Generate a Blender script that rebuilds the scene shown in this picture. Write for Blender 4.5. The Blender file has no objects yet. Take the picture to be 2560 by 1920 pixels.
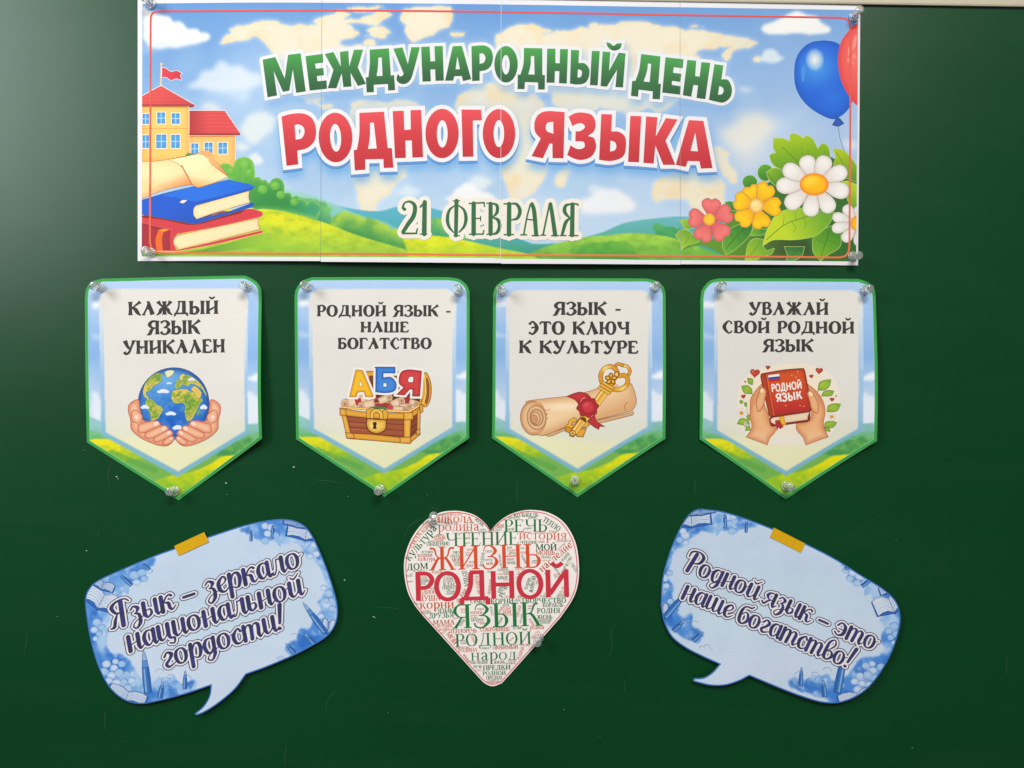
import bpy, math, random
import numpy as np
from mathutils import Vector, Matrix
from mathutils.geometry import delaunay_2d_cdt

# ------------------------------------------------------------------ camera, world, lamps, exposure
S = 0.00045                      # metres on the board per unit of the drawing plan
D = 0.90                         # the phone was held 0.9 m from the board
scene = bpy.context.scene
COL = scene.collection
cam_data = bpy.data.cameras.new("camera")
cam = bpy.data.objects.new("camera", cam_data); COL.objects.link(cam)
cam_data.sensor_width = 36.0
cam_data.lens = 36.0 * D / (2560 * S)
cam_data.clip_start = 0.02; cam_data.clip_end = 50
cam.location = (0, -D, 0); cam.rotation_euler = (math.radians(90), 0, 0)
scene.camera = cam
scene.view_settings.view_transform = 'Standard'
scene.view_settings.look = 'None'
scene.view_settings.exposure = 0.0
scene.view_settings.gamma = 1.0
scene.cycles.max_bounces = 12
scene.cycles.transmission_bounces = 12
scene.cycles.caustics_reflective = False
world = bpy.data.worlds.new("World"); scene.world = world
world.use_nodes = True
bg = world.node_tree.nodes['Background']
bg.inputs[0].default_value = (0.97, 0.98, 1.0, 1); bg.inputs[1].default_value = 0.12

def area(name, loc, target, sx, sy, power, color):
    l = bpy.data.lights.new(name, 'AREA'); l.shape = 'RECTANGLE'
    l.size = sx; l.size_y = sy; l.energy = power; l.color = color
    o = bpy.data.objects.new(name, l); COL.objects.link(o)
    o.location = loc
    o.rotation_euler = (Vector(target) - Vector(loc)).to_track_quat('-Z', 'Y').to_euler()
    return o
area("ceiling_lamp", (-0.55, -1.35, 1.95), (0.05, 0, -.1), 1.2, 0.4, 9.5, (1.0, 0.98, 0.94))
area("ceiling_lamp", (0.55, -2.6, 1.95), (0.05, 0, -.2), 1.2, 0.6, 70, (1.0, 0.98, 0.94))
area("window_light", (-1.85, -1.55, 1.0), (-0.45, 0, 0.2), 0.75, 1.15, 37, (0.93, 0.97, 1.0))

# ------------------------------------------------------------------ small helpers
def lin(c):
    c = np.asarray(c, dtype=float) / 255.0
    return np.where(c <= 0.04045, c / 12.92, ((c + 0.055) / 1.055) ** 2.4)

def parse(s, k=2):
    """'x,y ~x,y' : corners, and smooth points marked ~ ; optional third number = width"""
    P, F, w = [], [], 10.0
    for t in s.split():
        sm = t[0] == '~'
        v = [float(q) for q in t.lstrip('~').split(',')]
        if len(v) > 2: w = v[2]
        P.append((v[0], v[1], w)); F.append(sm)
    return np.array(P), F

def hermite(P, F, closed, n):
    m = len(P); out = []
    last = m if closed else m - 1
    for i in range(last):
        a, b = P[i], P[(i + 1) % m]
        fa, fb = F[i], F[(i + 1) % m]
        if not closed:
            if i == 0: fa = False
            if i == m - 2: fb = False
        if not fa and not fb:
            out.append(a); continue
        ta = (b - P[i - 1]) * 0.5 if fa else b - a
        tb = (P[(i + 2) % m] - a) * 0.5 if fb else b - a
        if fa and np.hypot(*(b - P[i - 1])[:2]) > 0:
            pass
        for j in range(n):
            t = j / n
            out.append((2*t**3-3*t*t+1)*a + (t**3-2*t*t+t)*ta + (-2*t**3+3*t*t)*b + (t**3-t*t)*tb)
    if not closed: out.append(P[-1])
    return np.array(out)

def path(s, n=6, closed=True):
    P, F = parse(s)
    return hermite(P, F, closed, n)[:, :2]

def ell(cx, cy, rx, ry, n=28, rot=0):
    a = np.linspace(0, 2*np.pi, n, endpoint=False); r = math.radians(rot)
    x, y = rx*np.cos(a), ry*np.sin(a)
    return np.stack([cx + x*math.cos(r) - y*math.sin(r), cy + x*math.sin(r) + y*math.cos(r)], 1)

def disc(x, y, r, n=10): return ell(x, y, r, r, n)

def ribbon(Q, grow=0.0, caps=False, nd=8):
    """pieces (convex quads and discs) of a stroke along Q = (x, y, w)"""
    Q = np.asarray(Q, float)
    d = np.hypot(*(np.diff(Q[:, :2], axis=0)).T)
    keep = np.concatenate([[True], d > 1e-6]); Q = Q[keep]
    if len(Q) < 2: return [[disc(Q[0,0], Q[0,1], Q[0,2]/2 + grow, 12)]]
    T = np.diff(Q[:, :2], axis=0); T /= np.hypot(T[:, 0], T[:, 1])[:, None]
    N = np.stack([-T[:, 1], T[:, 0]], 1)
    VN = np.zeros((len(Q), 2)); VN[0] = N[0]; VN[-1] = N[-1]
    for i in range(1, len(Q) - 1):
        v = N[i-1] + N[i]; l = np.hypot(*v)
        v = N[i] if l < 1e-3 else v / l
        VN[i] = v / max(0.6, float(v @ N[i]))
    h = (Q[:, 2] / 2 + grow)[:, None]
    L, R = Q[:, :2] + VN * h, Q[:, :2] - VN * h
    out = []
    for i in range(len(Q) - 1):
        out.append([np.array([L[i], L[i+1], R[i+1], R[i]])])
    if grow > 0 or caps:
        for i in ([0, -1] if not grow else range(0, len(Q), 2)) :
            out.append([disc(Q[i, 0], Q[i, 1], h[i, 0], nd)])
        out.append([disc(Q[-1, 0], Q[-1, 1], h[-1, 0], nd)])
    return out

def stroke(s, n=5, grow=0.0, caps=False, closed=False):
    P, F = parse(s)
    Q = hermite(P, F, closed, n)
    if closed: Q = np.vstack([Q, Q[:1]])
    return ribbon(Q, grow, caps)

def outline_pieces(loop, w, nd=8):
    Q = np.column_stack([np.vstack([loop, loop[:1]]), np.full(len(loop)+1, w)])
    out = ribbon(Q)
    for p in loop[::1]: out.append([disc(p[0], p[1], w/2, nd)])
    return out

def inside(pts, loops):
    if len(pts) > 12000:
        return np.concatenate([inside(pts[i:i+12000], loops) for i in range(0, len(pts), 12000)])
    r = np.zeros(len(pts), bool)
    x, y = pts[:, 0], pts[:, 1]
    for L in loops:
        a = L; b = np.roll(L, -1, axis=0)
        for i in range(0, len(a), 400):
            ax, ay, bx, by = a[i:i+400,0], a[i:i+400,1], b[i:i+400,0], b[i:i+400,1]
            c = (ay[None] > y[:, None]) != (by[None] > y[:, None])
            dy = np.where(by == ay, 1e-12, by - ay)
            xi = (bx - ax)[None] * (y[:, None] - ay[None]) / dy[None] + ax[None]
            r ^= ((c & (x[:, None] < xi)).sum(1) % 2).astype(bool)
    return r

def member(pts, pieces):
    r = np.zeros(len(pts), bool)
    for loops in pieces:
        lo, hi = loops[0].min(0), loops[0].max(0)
        idx = np.nonzero(~r & (pts[:,0] >= lo[0]) & (pts[:,0] <= hi[0]) & (pts[:,1] >= lo[1]) & (pts[:,1] <= hi[1]))[0]
        if len(idx): r[idx[inside(pts[idx], loops)]] = True
    return r

def dense(L, mx):
    b = np.roll(L, -1, axis=0); k = np.maximum(1, np.ceil(np.hypot(*(b-L).T)/mx).astype(int))
    if k.max() == 1: return L
    i = np.repeat(np.arange(len(L)), k); off = np.arange(len(i)) - np.repeat(np.cumsum(k)-k, k)
    return L[i] + (b[i]-L[i])*(off/k[i])[:, None]

def cdt(loops, extra=None, eps=1e-3, mx=9.0):
    V, E = [], []
    for L in loops:
        if mx: L = dense(np.asarray(L, float), mx)
        k = len(V); n = len(L)
        V.extend(Vector((float(p[0]), float(p[1]))) for p in L)
        E.extend((k + i, k + (i + 1) % n) for i in range(n))
    if extra is not None: V.extend(Vector((float(p[0]), float(p[1]))) for p in extra)
    r = delaunay_2d_cdt(V, E, [], 0, eps, False)
    v = np.array([(p.x, p.y) for p in r[0]])
    t = np.array([f for f in r[2] if len(f) == 3], dtype=int)
    return v, t

def gridpts(lo, hi, g):
    xs = np.arange(lo[0] + g/2, hi[0], g); ys = np.arange(lo[1] + g/2, hi[1], g)
    X, Y = np.meshgrid(xs, ys); X[1::2] += g * 0.5
    return np.stack([X.ravel(), Y.ravel()], 1)

def region(pieces, grid=0, cut=None, mx=9.0, clear=False):
    """union of pieces, triangulated once"""
    loops = [l for p in pieces for l in p]
    if cut: loops = loops + list(cut)
    A = np.vstack(loops); ex = gridpts(A.min(0), A.max(0), grid) if grid else None
    if clear:      # keep the inner points a little away from the cut edge
        q = grid*.45; B = np.vstack([dense(np.asarray(l, float), q*.8) for l in loops])
        cells = set()
        for dx in (-1, 0, 1):
            for dy in (-1, 0, 1): cells |= set(map(tuple, (np.floor(B/q).astype(int) + [dx, dy]).tolist()))
        ex = ex[[tuple(c_) not in cells for c_ in np.floor(ex/q).astype(int).tolist()]]
    v, t = cdt(loops, ex, mx=mx)
    c = v[t].mean(1)
    k = member(c, pieces)
    if cut: k &= inside(c, cut)
    t = t[k]
    u, inv = np.unique(t, return_inverse=True)
    return v[u], inv.reshape(t.shape)

# ------------------------------------------------------------------ materials
def mat(name):
    m = bpy.data.materials.new(name); m.use_nodes = True
    nt = m.node_tree; b = nt.nodes['Principled BSDF']
    return m, nt, b
def node(nt, t, **kw):
    n = nt.nodes.new(t)
    for k, v in kw.items():
        if k.startswith('i_'): n.inputs[k[2:].replace('_', ' ')].default_value = v
        else: setattr(n, k, v)
    return n

def ink_material():
    m, nt, b = mat("printed_paper")
    at = node(nt, 'ShaderNodeAttribute', attribute_name='ink')
    tc = node(nt, 'ShaderNodeTexCoord')
    n1 = node(nt, 'ShaderNodeTexNoise', i_Scale=900.0, i_Detail=2.0)
    n2 = node(nt, 'ShaderNodeTexNoise', i_Scale=9.0, i_Detail=3.0)
    for n in (n1, n2): nt.links.new(tc.outputs['Object'], n.inputs['Vector'])
    r1 = node(nt, 'ShaderNodeMapRange'); r1.inputs['From Min'].default_value = .25; r1.inputs['From Max'].default_value = .75
    r1.inputs['To Min'].default_value = .965; r1.inputs['To Max'].default_value = 1.03
    r2 = node(nt, 'ShaderNodeMapRange'); r2.inputs['From Min'].default_value = .3; r2.inputs['From Max'].default_value = .7
    r2.inputs['To Min'].default_value = .97; r2.inputs['To Max'].default_value = 1.02
    nt.links.new(n1.outputs['Fac'], r1.inputs['Value']); nt.links.new(n2.outputs['Fac'], r2.inputs['Value'])
    mu = node(nt, 'ShaderNodeMath', operation='MULTIPLY')
    nt.links.new(r1.outputs[0], mu.inputs[0]); nt.links.new(r2.outputs[0], mu.inputs[1])
    vm = node(nt, 'ShaderNodeVectorMath', operation='SCALE')
    nt.links.new(at.outputs['Color'], vm.inputs[0]); nt.links.new(mu.outputs[0], vm.inputs['Scale'])
    nt.links.new(vm.outputs[0], b.inputs['Base Color'])
    b.inputs['Roughness'].default_value = .62
    b.inputs['Specular IOR Level'].default_value = .25
    bu = node(nt, 'ShaderNodeBump', i_Strength=0.045, i_Distance=0.0006)
    n3 = node(nt, 'ShaderNodeTexNoise', i_Scale=260.0, i_Detail=4.0)
    nt.links.new(tc.outputs['Object'], n3.inputs['Vector'])
    nt.links.new(n3.outputs['Fac'], bu.inputs['Height'])
    n4 = node(nt, 'ShaderNodeTexNoise', i_Scale=11.0, i_Detail=2.0, i_Roughness=.4)
    nt.links.new(tc.outputs['Object'], n4.inputs['Vector'])
    b2 = node(nt, 'ShaderNodeBump', i_Strength=.35, i_Distance=.006)
    nt.links.new(n4.outputs['Fac'], b2.inputs['Height']); nt.links.new(b2.outputs[0], bu.inputs['Normal'])
    nt.links.new(bu.outputs[0], b.inputs['Normal'])
    return m
INK = ink_material()

# ------------------------------------------------------------------ objects
def empty(name, cx, cy, label, cat, group=None):
    o = bpy.data.objects.new(name, None); COL.objects.link(o)
    o.empty_display_size = 0.01
    o.location = ((cx - 1280) * S, 0, (960 - cy) * S)
    o['label'] = label; o['category'] = cat
    if group: o['group'] = group
    return o

class Sheet:
    """a sheet hung on the board: its Empty, its centre and how far it stands off the board"""
    def __init__(self, root, cx, cy, off):
        self.root, self.cx, self.cy, self.off = root, cx, cy, off
    def to3(self, v, layer):
        x, y = v[:, 0], v[:, 1]
        return np.stack([(x - self.cx) * S, -(self.off(x, y) + layer), (self.cy - y) * S], 1)

LAYER = 0.00003
def build(sh, name, v, t, col, layer=0, parent=None, material=None, label=None):
    """v (n,2) plan points, t triangles, col (3,) or per vertex (n,3) or per corner (3t,3), 0..255"""
    co = sh.to3(v, 0.0002 + layer * LAYER)
    a = v[t]
    ar = (a[:,1,0]-a[:,0,0])*(a[:,2,1]-a[:,0,1]) - (a[:,1,1]-a[:,0,1])*(a[:,2,0]-a[:,0,0])
    flip = ar > 0     # plan y points down; make faces look towards -Y
    corner = None
    col = np.asarray(col, float)
    if col.ndim == 1: corner = np.tile(col, (len(t)*3, 1))
    elif len(col) == len(v) and len(col) != len(t)*3: corner = col[t.ravel()]
    else: corner = col
    t = t.copy(); cc = corner.reshape(len(t), 3, 3).copy()
    t[flip] = t[flip][:, [0, 2, 1]]; cc[flip] = cc[flip][:, [0, 2, 1]]
    me = bpy.data.meshes.new(name)
    me.vertices.add(len(co)); me.vertices.foreach_set('co', co.ravel().astype(np.float32))
    me.loops.add(len(t)*3); me.loops.foreach_set('vertex_index', t.ravel().astype(np.int32))
    me.polygons.add(len(t)); me.polygons.foreach_set('loop_start', np.arange(0, len(t)*3, 3, dtype=np.int32))
    me.polygons.foreach_set('loop_total', np.full(len(t), 3, dtype=np.int32))
    me.update(calc_edges=True)
    at = me.color_attributes.new('ink', 'FLOAT_COLOR', 'CORNER')
    rgba = np.ones((len(t)*3, 4), np.float32); rgba[:, :3] = lin(np.clip(cc.reshape(-1, 3), 0, 255))
    at.data.foreach_set('color', rgba.ravel())
    me.polygons.foreach_set('use_smooth', np.ones(len(t), dtype=bool))
    me.materials.append(material or INK)
    o = bpy.data.objects.new(name, me); COL.objects.link(o)
    o.parent = parent or sh.root
    if label: o['label'] = label
    return o

def paper(sh, name, loop, col, grid=14, thick=0.00018, layer=0, parent=None, label=None):
    """a cut sheet of paper with a front, a back and an edge"""
    # refine the outline
    out = []
    for a, b in zip(loop, np.roll(loop, -1, axis=0)):
        k = max(1, int(np.hypot(*(b - a)) / grid))
        out += [a + (b - a) * i / k for i in range(k)]
    loop = np.array(out)
    v, t = region([[loop]], grid, clear=True)
    o = build(sh, name, v, t, col, layer, parent, label=label)
    me = o.data
    import bmesh
    bm = bmesh.new(); bm.from_mesh(me)
    bm.edges.ensure_lookup_table()
    bd = [e for e in bm.edges if e.is_boundary]
    r = bmesh.ops.extrude_edge_only(bm, edges=bd)
    vs = [g for g in r['geom'] if isinstance(g, bmesh.types.BMVert)]
    bmesh.ops.translate(bm, verts=vs, vec=(0, thick, 0))
    ly = bm.loops.layers.float_color.get('ink')
    c = list(lin((232, 230, 225))) + [1]
    vset = set(vs)
    for f in bm.faces:
        if any(q in vset for q in f.verts):
            f.smooth = False
            if ly:
                for l in f.loops: l[ly] = c
    for f in bm.faces: f.smooth = False
    bm.to_mesh(me); bm.free()
    return o

# -------------- drawings: many overlapping shapes resolved into one flat sheet of ink
class Shape:
    def __init__(s, pieces, col, edge=None, grads=()):
        s.pieces, s.col, s.edge, s.grads = pieces, np.array(col, float), edge, grads
        A = np.vstack([l for p in pieces for l in p]); s.lo, s.hi = A.min(0), A.max(0)
        s.area = pieces
    def colors(s, p):
        c = np.tile(s.col, (len(p), 1))
        for g in s.grads:
            if g[0] == 'l':       # linear: x0,y0,x1,y1,colour reached at the end
                _, x0, y0, x1, y1, c1 = g
                d = np.array([x1-x0, y1-y0]); t = np.clip(((p - [x0, y0]) @ d) / (d @ d), 0, 1)[:, None]
                c = c*(1-t) + np.array(c1)*t
            elif g[0] == 'n':     # mottling: scale, colour, amount, seed
                t = (np.clip((vnoise(p[:,0], p[:,1], g[1], g[4])-.5)*7+.3, 0, 1)*g[3])[:, None]
                c = c*(1-t) + np.array(g[2])*t
            elif g[0] == 'r':     # radial spot: cx,cy,rx,ry,colour at the centre,power
                _, cx, cy, rx, ry, c1, pw = g
                t = np.clip(1 - np.hypot((p[:,0]-cx)/rx, (p[:,1]-cy)/ry), 0, 1)[:, None] ** pw
                c = c*(1-t) + np.array(c1)*t
        if s.edge is not None:
            ec, w, k = s.edge
            L = s.pieces[0][0]; a = L; b = np.roll(L, -1, axis=0); ab = b - a
            dd = (ab**2).sum(1); dd[dd == 0] = 1
            dist = np.full(len(p), 1e9)
            for i in range(len(a)):
                t = np.clip(((p - a[i]) @ ab[i]) / dd[i], 0, 1)
                q = p - (a[i] + t[:, None]*ab[i]); dist = np.minimum(dist, np.hypot(q[:,0], q[:,1]))
            t = (k*np.exp(-(dist/w)**2))[:, None]
            c = c*(1-t) + np.array(ec)*t
        return c

class Drawing:
    def __init__(s, x0=0, y0=0, sc=1.0, n=6):
        s.x0, s.y0, s.sc, s.n, s.shapes, s.clip = x0, y0, sc, n, [], None
    def M(s, L): return np.asarray(L)[:, :2]*s.sc + [s.x0, s.y0]
    def g(s, grads):
        o = []
        for g in grads:
            if g[0] == 'n': o.append(g)
            elif g[0] == 'l': o.append(('l', g[1]*s.sc+s.x0, g[2]*s.sc+s.y0, g[3]*s.sc+s.x0, g[4]*s.sc+s.y0, g[5]))
            else: o.append(('r', g[1]*s.sc+s.x0, g[2]*s.sc+s.y0, g[3]*s.sc, g[4]*s.sc, g[5], g[6]))
        return o
    def loop(s, L, col, edge=None, grads=(), ol=None, holes=()):
        L = s.M(path(L, s.n) if isinstance(L, str) else L)
        H = [s.M(path(h, s.n) if isinstance(h, str) else h) for h in holes]
        if edge: edge = (edge[0], edge[1]*s.sc, edge[2])
        s.shapes.append(Shape([[L] + H], col, edge, s.g(grads)))
        if ol:
            for q in [L] + H: s.shapes.append(Shape(ribbon(np.column_stack([np.vstack([q, q[:2]]), np.full(len(q)+2, ol[1]*s.sc)])), ol[0]))
    def line(s, st, col, caps=True, grads=(), closed=False, w=None, ol=None):
        P, F = parse(st)
        if w: P[:, 2] = w
        Q = hermite(P, F, closed, s.n)
        if closed: Q = np.vstack([Q, Q[:1]])
        Q[:, :2] = Q[:, :2]*s.sc + [s.x0, s.y0]; Q[:, 2] *= s.sc
        if ol: s.shapes.append(Shape(ribbon(Q, ol[1]*s.sc/2, caps=caps), ol[0]))
        s.shapes.append(Shape(ribbon(Q, 0, caps), col, None, s.g(grads)))
    def emit(s, sh, name, layer=1, grid=5, parent=None, label=None, split=False):
        loops = [l for q in s.shapes for p in q.pieces for l in p]
        if s.clip is not None: loops.append(s.clip)
        big = [q for q in s.shapes if (q.grads or q.edge)]
        ex = None
        if big:
            G = [gridpts(q.lo, q.hi, grid) for q in big]
            G = np.unique(np.round(np.vstack([np.round(g / grid) * grid for g in G]), 3), axis=0)
            G = G + np.random.RandomState(3).uniform(-.15, .15, G.shape) * grid
            ex = G
        v, t = cdt(loops, ex, 2e-3)
        c = v[t].mean(1); own = np.full(len(t), -1)
        for k in range(len(s.shapes) - 1, -1, -1):
            q = s.shapes[k]
            i = np.nonzero((own < 0) & (c[:,0] >= q.lo[0]) & (c[:,0] <= q.hi[0]) & (c[:,1] >= q.lo[1]) & (c[:,1] <= q.hi[1]))[0]
            if len(i):
                m = member(c[i], q.pieces); own[i[m]] = k
        if s.clip is not None: own[~inside(c, [s.clip])] = -1
        k = own >= 0; t, own = t[k], own[k]
        cc = np.zeros((len(t), 3, 3))
        for j in np.unique(own):
            f = own == j; q = s.shapes[j]
            if q.edge is None and not q.grads: cc[f] = q.col
            else:
                u, inv = np.unique(t[f], return_inverse=True)
                cc[f] = q.colors(v[u])[inv.reshape(-1)].reshape(-1, 3, 3)
        comp = np.zeros(len(t), int)
        if split:
            lab = np.arange(len(v))
            while True:
                mn = lab[t].min(1); new = lab.copy(); np.minimum.at(new, t.ravel(), np.repeat(mn, 3)); new = new[new]
                if (new == lab).all(): break
                lab = new
            comp = lab[t[:, 0]]
        last = None
        for k in np.unique(comp):
            f = comp == k
            u, inv = np.unique(t[f], return_inverse=True)
            last = build(sh, name, v[u], inv.reshape(-1, 3), cc[f].reshape(-1, 3), layer, parent, label=label)
        return last

# -------------- soft, washed backgrounds: ink laid on a fine grid
def vnoise(X, Y, scale, seed, octaves=4):
    r = np.random.RandomState(seed); out = np.zeros_like(X); amp = 1.0; tot = 0
    for o in range(octaves):
        T = r.rand(64, 64); x, y = X/scale*2**o, Y/scale*2**o
        xi, yi = np.floor(x).astype(int), np.floor(y).astype(int); fx, fy = x-xi, y-yi
        fx, fy = fx*fx*(3-2*fx), fy*fy*(3-2*fy)
        g = lambda a, b: T[(b) % 64, (a) % 64]
        out += amp*((g(xi,yi)*(1-fx)+g(xi+1,yi)*fx)*(1-fy) + (g(xi,yi+1)*(1-fx)+g(xi+1,yi+1)*fx)*fy)
        tot += amp; amp *= .5
    return out/tot

class Canvas:
    def __init__(s, x0, y0, x1, y1, step, warp=None):
        s.step = step
        s.nx, s.ny = int((x1-x0)/step)+1, int((y1-y0)/step)+1
        s.X, s.Y = np.meshgrid(x0 + np.arange(s.nx)*(x1-x0)/(s.nx-1), y0 + np.arange(s.ny)*(y1-y0)/(s.ny-1))
        s.C = np.zeros((s.ny, s.nx, 3)); s.warp = warp
    def blur(s, m, r):
        r = r/s.step; k = int(round(r))
        if k < 1:
            return m
        for ax in (0, 1):
            for _ in range(2):
                p = np.concatenate([np.repeat(m.take([0], ax), k, ax), m, np.repeat(m.take([-1], ax), k, ax)], ax)
                c = np.cumsum(p, ax); z = np.zeros_like(c.take([0], ax)); c = np.concatenate([z, c], ax)
                n = m.shape[ax]; w = 2*k+1
                m = (c.take(range(w, n+w), ax) - c.take(range(0, n), ax)) / w
        return m
    def mask(s, pieces, blur=0.0):
        m = np.zeros((s.ny, s.nx))
        P = np.stack([s.X.ravel(), s.Y.ravel()], 1)
        # two by two sub-samples soften the edge
        d = s.step/4
        acc = np.zeros(len(P))
        for dx, dy in ((-d,-d),(d,-d),(-d,d),(d,d)):
            acc += member(P + [dx, dy], pieces)
        m = (acc/4).reshape(s.ny, s.nx)
        return s.blur(m, blur) if blur else m
    def poly(s, L, blur=0.0):
        L = path(L, 5) if isinstance(L, str) else L
        return s.mask([[L]], blur)
    def put(s, m, col):
        m = m[..., None] if m.ndim == 2 else m
        s.C = s.C*(1-m) + np.asarray(col, float)*m
    def clouds(s, blobs, m0=1.0, col=(240,238,236), soft=5, seed=1, shade=None):
        m = np.zeros((s.ny, s.nx))
        for x, y, r in blobs:
            m = np.maximum(m, np.clip((r - np.hypot(s.X-x, (s.Y-y)*1.15))/soft + .5, 0, 1))
        m = m*np.clip(.75 + .5*vnoise(s.X, s.Y, 30, seed), 0, 1)*m0
        s.put(m, col)
    def emit(s, sh, name, clip, layer=0.5, parent=None):
        v, t = region([[clip]], s.step)
        fx = np.clip((v[:,0]-s.X[0,0])/(s.X[0,-1]-s.X[0,0])*(s.nx-1), 0, s.nx-1.001)
        fy = np.clip((v[:,1]-s.Y[0,0])/(s.Y[-1,0]-s.Y[0,0])*(s.ny-1), 0, s.ny-1.001)
        xi, yi = fx.astype(int), fy.astype(int); fx, fy = (fx-xi)[:,None], (fy-yi)[:,None]
        C = s.C
        c = (C[yi,xi]*(1-fx)+C[yi,xi+1]*fx)*(1-fy) + (C[yi+1,xi]*(1-fx)+C[yi+1,xi+1]*fx)*fy
        return build(sh, name, v, t, c, layer, parent)
# ------------------------------------------------------------------ lettering, drawn stroke by stroke
# macros: I x  = a stem with serifs ; everything else is a stroke "x,y,w ..." ; @ = thin serif (left out in sans)
def G(adv, *st): return (adv, st)
def I(x, w=13): return ("%g,0,%g %g,100" % (x, w, x), "@%g,2,4 %g,2" % (x-14, x+14), "@%g,98,4 %g,98" % (x-14, x+14))
def ringp(cx, rx, w=13, t=4, cy=50, ry=49):
    return "~%g,%g,%g ~%g,%g,%g ~%g,%g,%g ~%g,%g,%g ~%g,%g,%g ~%g,%g,%g ~%g,%g,%g ~%g,%g,%g *" % (
        cx, cy-ry+1, t, cx-(rx-w/2)*.72, cy-ry*.70, w*.75, cx-rx+w/2, cy, w, cx-(rx-w/2)*.72, cy+ry*.70, w*.75,
        cx, cy+ry-1, t, cx+(rx-w/2)*.72, cy+ry*.70, w*.75, cx+rx-w/2, cy, w, cx+(rx-w/2)*.72, cy-ry*.70, w*.75)
SERIF = {
 'А': G(84, "38,2,4 10,98,4", "40,0,12 72,98,13", "18,64,3.5 60,64", "@0,98,4 22,98", "@56,98,4 86,98"),
 'Б': G(68, *I(16), "4,2,4 60,2,4", "@61,0,4 63,22,3", "14,47,4 ~48,48,6 ~60,72,12 ~46,96,6 8,98,4"),
 'В': G(70, *I(16), "10,2,4 ~44,4,6 ~53,24,12 ~40,45,5 14,47,4", "14,48,4 ~50,51,6 ~60,73,13 ~46,96,6 10,98,4"),
 'Г': G(62, *I(16), "14,2,4 58,2,4", "@59,0,4 61,24,3"),
 'Д': G(84, "28,2,4 68,2,4", "31,2,5 ~29,50,5 15,94,5", "62,0,13 62,96,13", "2,97,4.5 80,97", "3.5,96,5 3.5,120,4", "78,96,5 78,120,4", "@60,2,4 78,2"),
 'Е': G(68, *I(16), "14,2,4 56,2,4", "@58,0,4 60,22,3", "16,48,4 44,48,4", "@45,37,3 45,59,3", "14,98,4 58,98,4", "@60,100,4 65,76,3"),
 'Ж': G(106, *I(53), "48,49,4 ~33,40,5 ~24,10,7 8,7,9", "58,49,4 ~73,40,5 ~82,10,7 98,7,9", "47,49,4 ~36,54,9 14,98,11", "59,49,4 ~70,54,9 92,98,11", "@3,98,4 24,98", "@82,98,4 103,98"),
 'З': G(66, "10,26,3 ~16,6,4 ~36,2,6 ~54,24,12 ~38,46,5 24,48,4", "24,48,4 ~48,52,6 ~58,74,13 ~36,99,6 ~14,96,6 6,80,6"),
 'И': G(84, *(I(16) + I(68)), "20,88,5 64,12,5"),
 'Й': G(84, *(I(16) + I(68) + ("20,88,5 64,12,5", "~26,-24,7 ~42,-12,8 ~58,-24,7"))),
 'К': G(78, *I(16), "20,50,4 ~40,42,5 ~52,10,7 64,6,9", "30,47,5 ~44,54,10 66,98,12", "@54,98,4 80,98"),
 'Л': G(82, "~4,92,8 ~14,97,5 ~26,60,5 29,2,5", "20,2,4 66,2,4", *I(66)[:1], "@52,98,4 80,98", "@64,2,4 80,2"),
 'М': G(104, "16,2,4 14,98,4", "17,0,11 50,92,10", "50,92,5 84,2,5", "88,0,13 88,98,13", "@2,98,4 26,98", "@74,98,4 102,98", "@2,2,4 18,2", "@84,2,4 102,2"),
 'Н': G(84, *(I(16) + I(68)), "16,49,4 68,49,4"),
 'О': G(82, ringp(41, 38)),
 'П': G(84, *(I(16) + I(68)), "16,2,4 68,2,4"),
 'Р': G(64, *I(16), "10,2,4 ~44,4,6 ~56,27,13 ~42,51,5 14,54,4"),
 'С': G(74, "65,26,3 ~58,8,4 ~40,2,5 ~11,48,13 ~42,99,6 66,78,3", "@66,2,4 66,30,3"),
 'Т': G(72, *I(36), "3,2,4 69,2,4", "@4,0,4 2,24,3", "@68,0,4 70,24,3"),
 'У': G(76, "12,2,12 42,68,9", "68,2,4 ~42,68,5 ~28,96,6 12,92,8", "@0,2,4 26,2", "@56,2,4 78,2"),
 'Ч': G(82, "14,2,12 ~17,40,11 ~34,54,5 64,49,4", *I(68), "@2,2,4 28,2"),
 'Ш': G(116, *(I(16) + I(58) + I(100)), "4,98,4 112,98,4"),
 'Щ': G(118, *(I(16) + I(58) + I(100)), "4,98,4 116,98,4", "115,98,5 115,122,4"),
 'Ь': G(66, *I(16), "14,46,4 ~46,48,6 ~58,72,13 ~44,97,6 10,98,4"),
 'Ы': G(98, *I(16), "14,46,4 ~42,48,6 ~53,72,12 ~42,97,6 10,98,4", *I(82)),
 'Ю': G(112, *I(16), "16,49,4 42,49,4", ringp(74, 34)),
 'Я': G(74, *I(60), "62,2,4 ~28,4,6 ~15,28,12 ~30,52,5 60,54,4", "40,53,6 16,98,11", "@4,98,4 22,98"),
 'Э': G(72, "8,26,4 ~32,1,5 ~62,48,13 ~32,99,6 8,78,4", "24,49,4 58,49,4"),
 'Ц': G(84, *(I(16) + I(66)), "4,98,4 80,98,4", "80,98,5 80,122,4"),
 'а': G(58, "9,48,9 ~24,33,5 ~42,48,11 42,88,11 ~48,98,7 58,94,4", "42,60,4 ~18,72,8 ~13,88,9 ~26,99,6 43,88,4"),
 'е': G(58, "10,62,4 50,62,4 ~46,38,6 ~30,33,4 ~9,66,11 ~32,99,7 54,84,3"),
 'р': G(64, "16,34,11 16,130,11", "@4,36,4 16,36", "@4,130,4 30,130", "16,46,4 ~40,33,5 ~57,66,12 ~38,99,5 16,90,4"),
 'у': G(58, "10,35,10 32,92,8", "54,35,4 ~30,110,5 8,128,8", "@0,35,4 22,35", "@42,35,4 60,35"),
 '-': G(40, "6,60,8 34,60"), ' ': G(34,),
}
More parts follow.
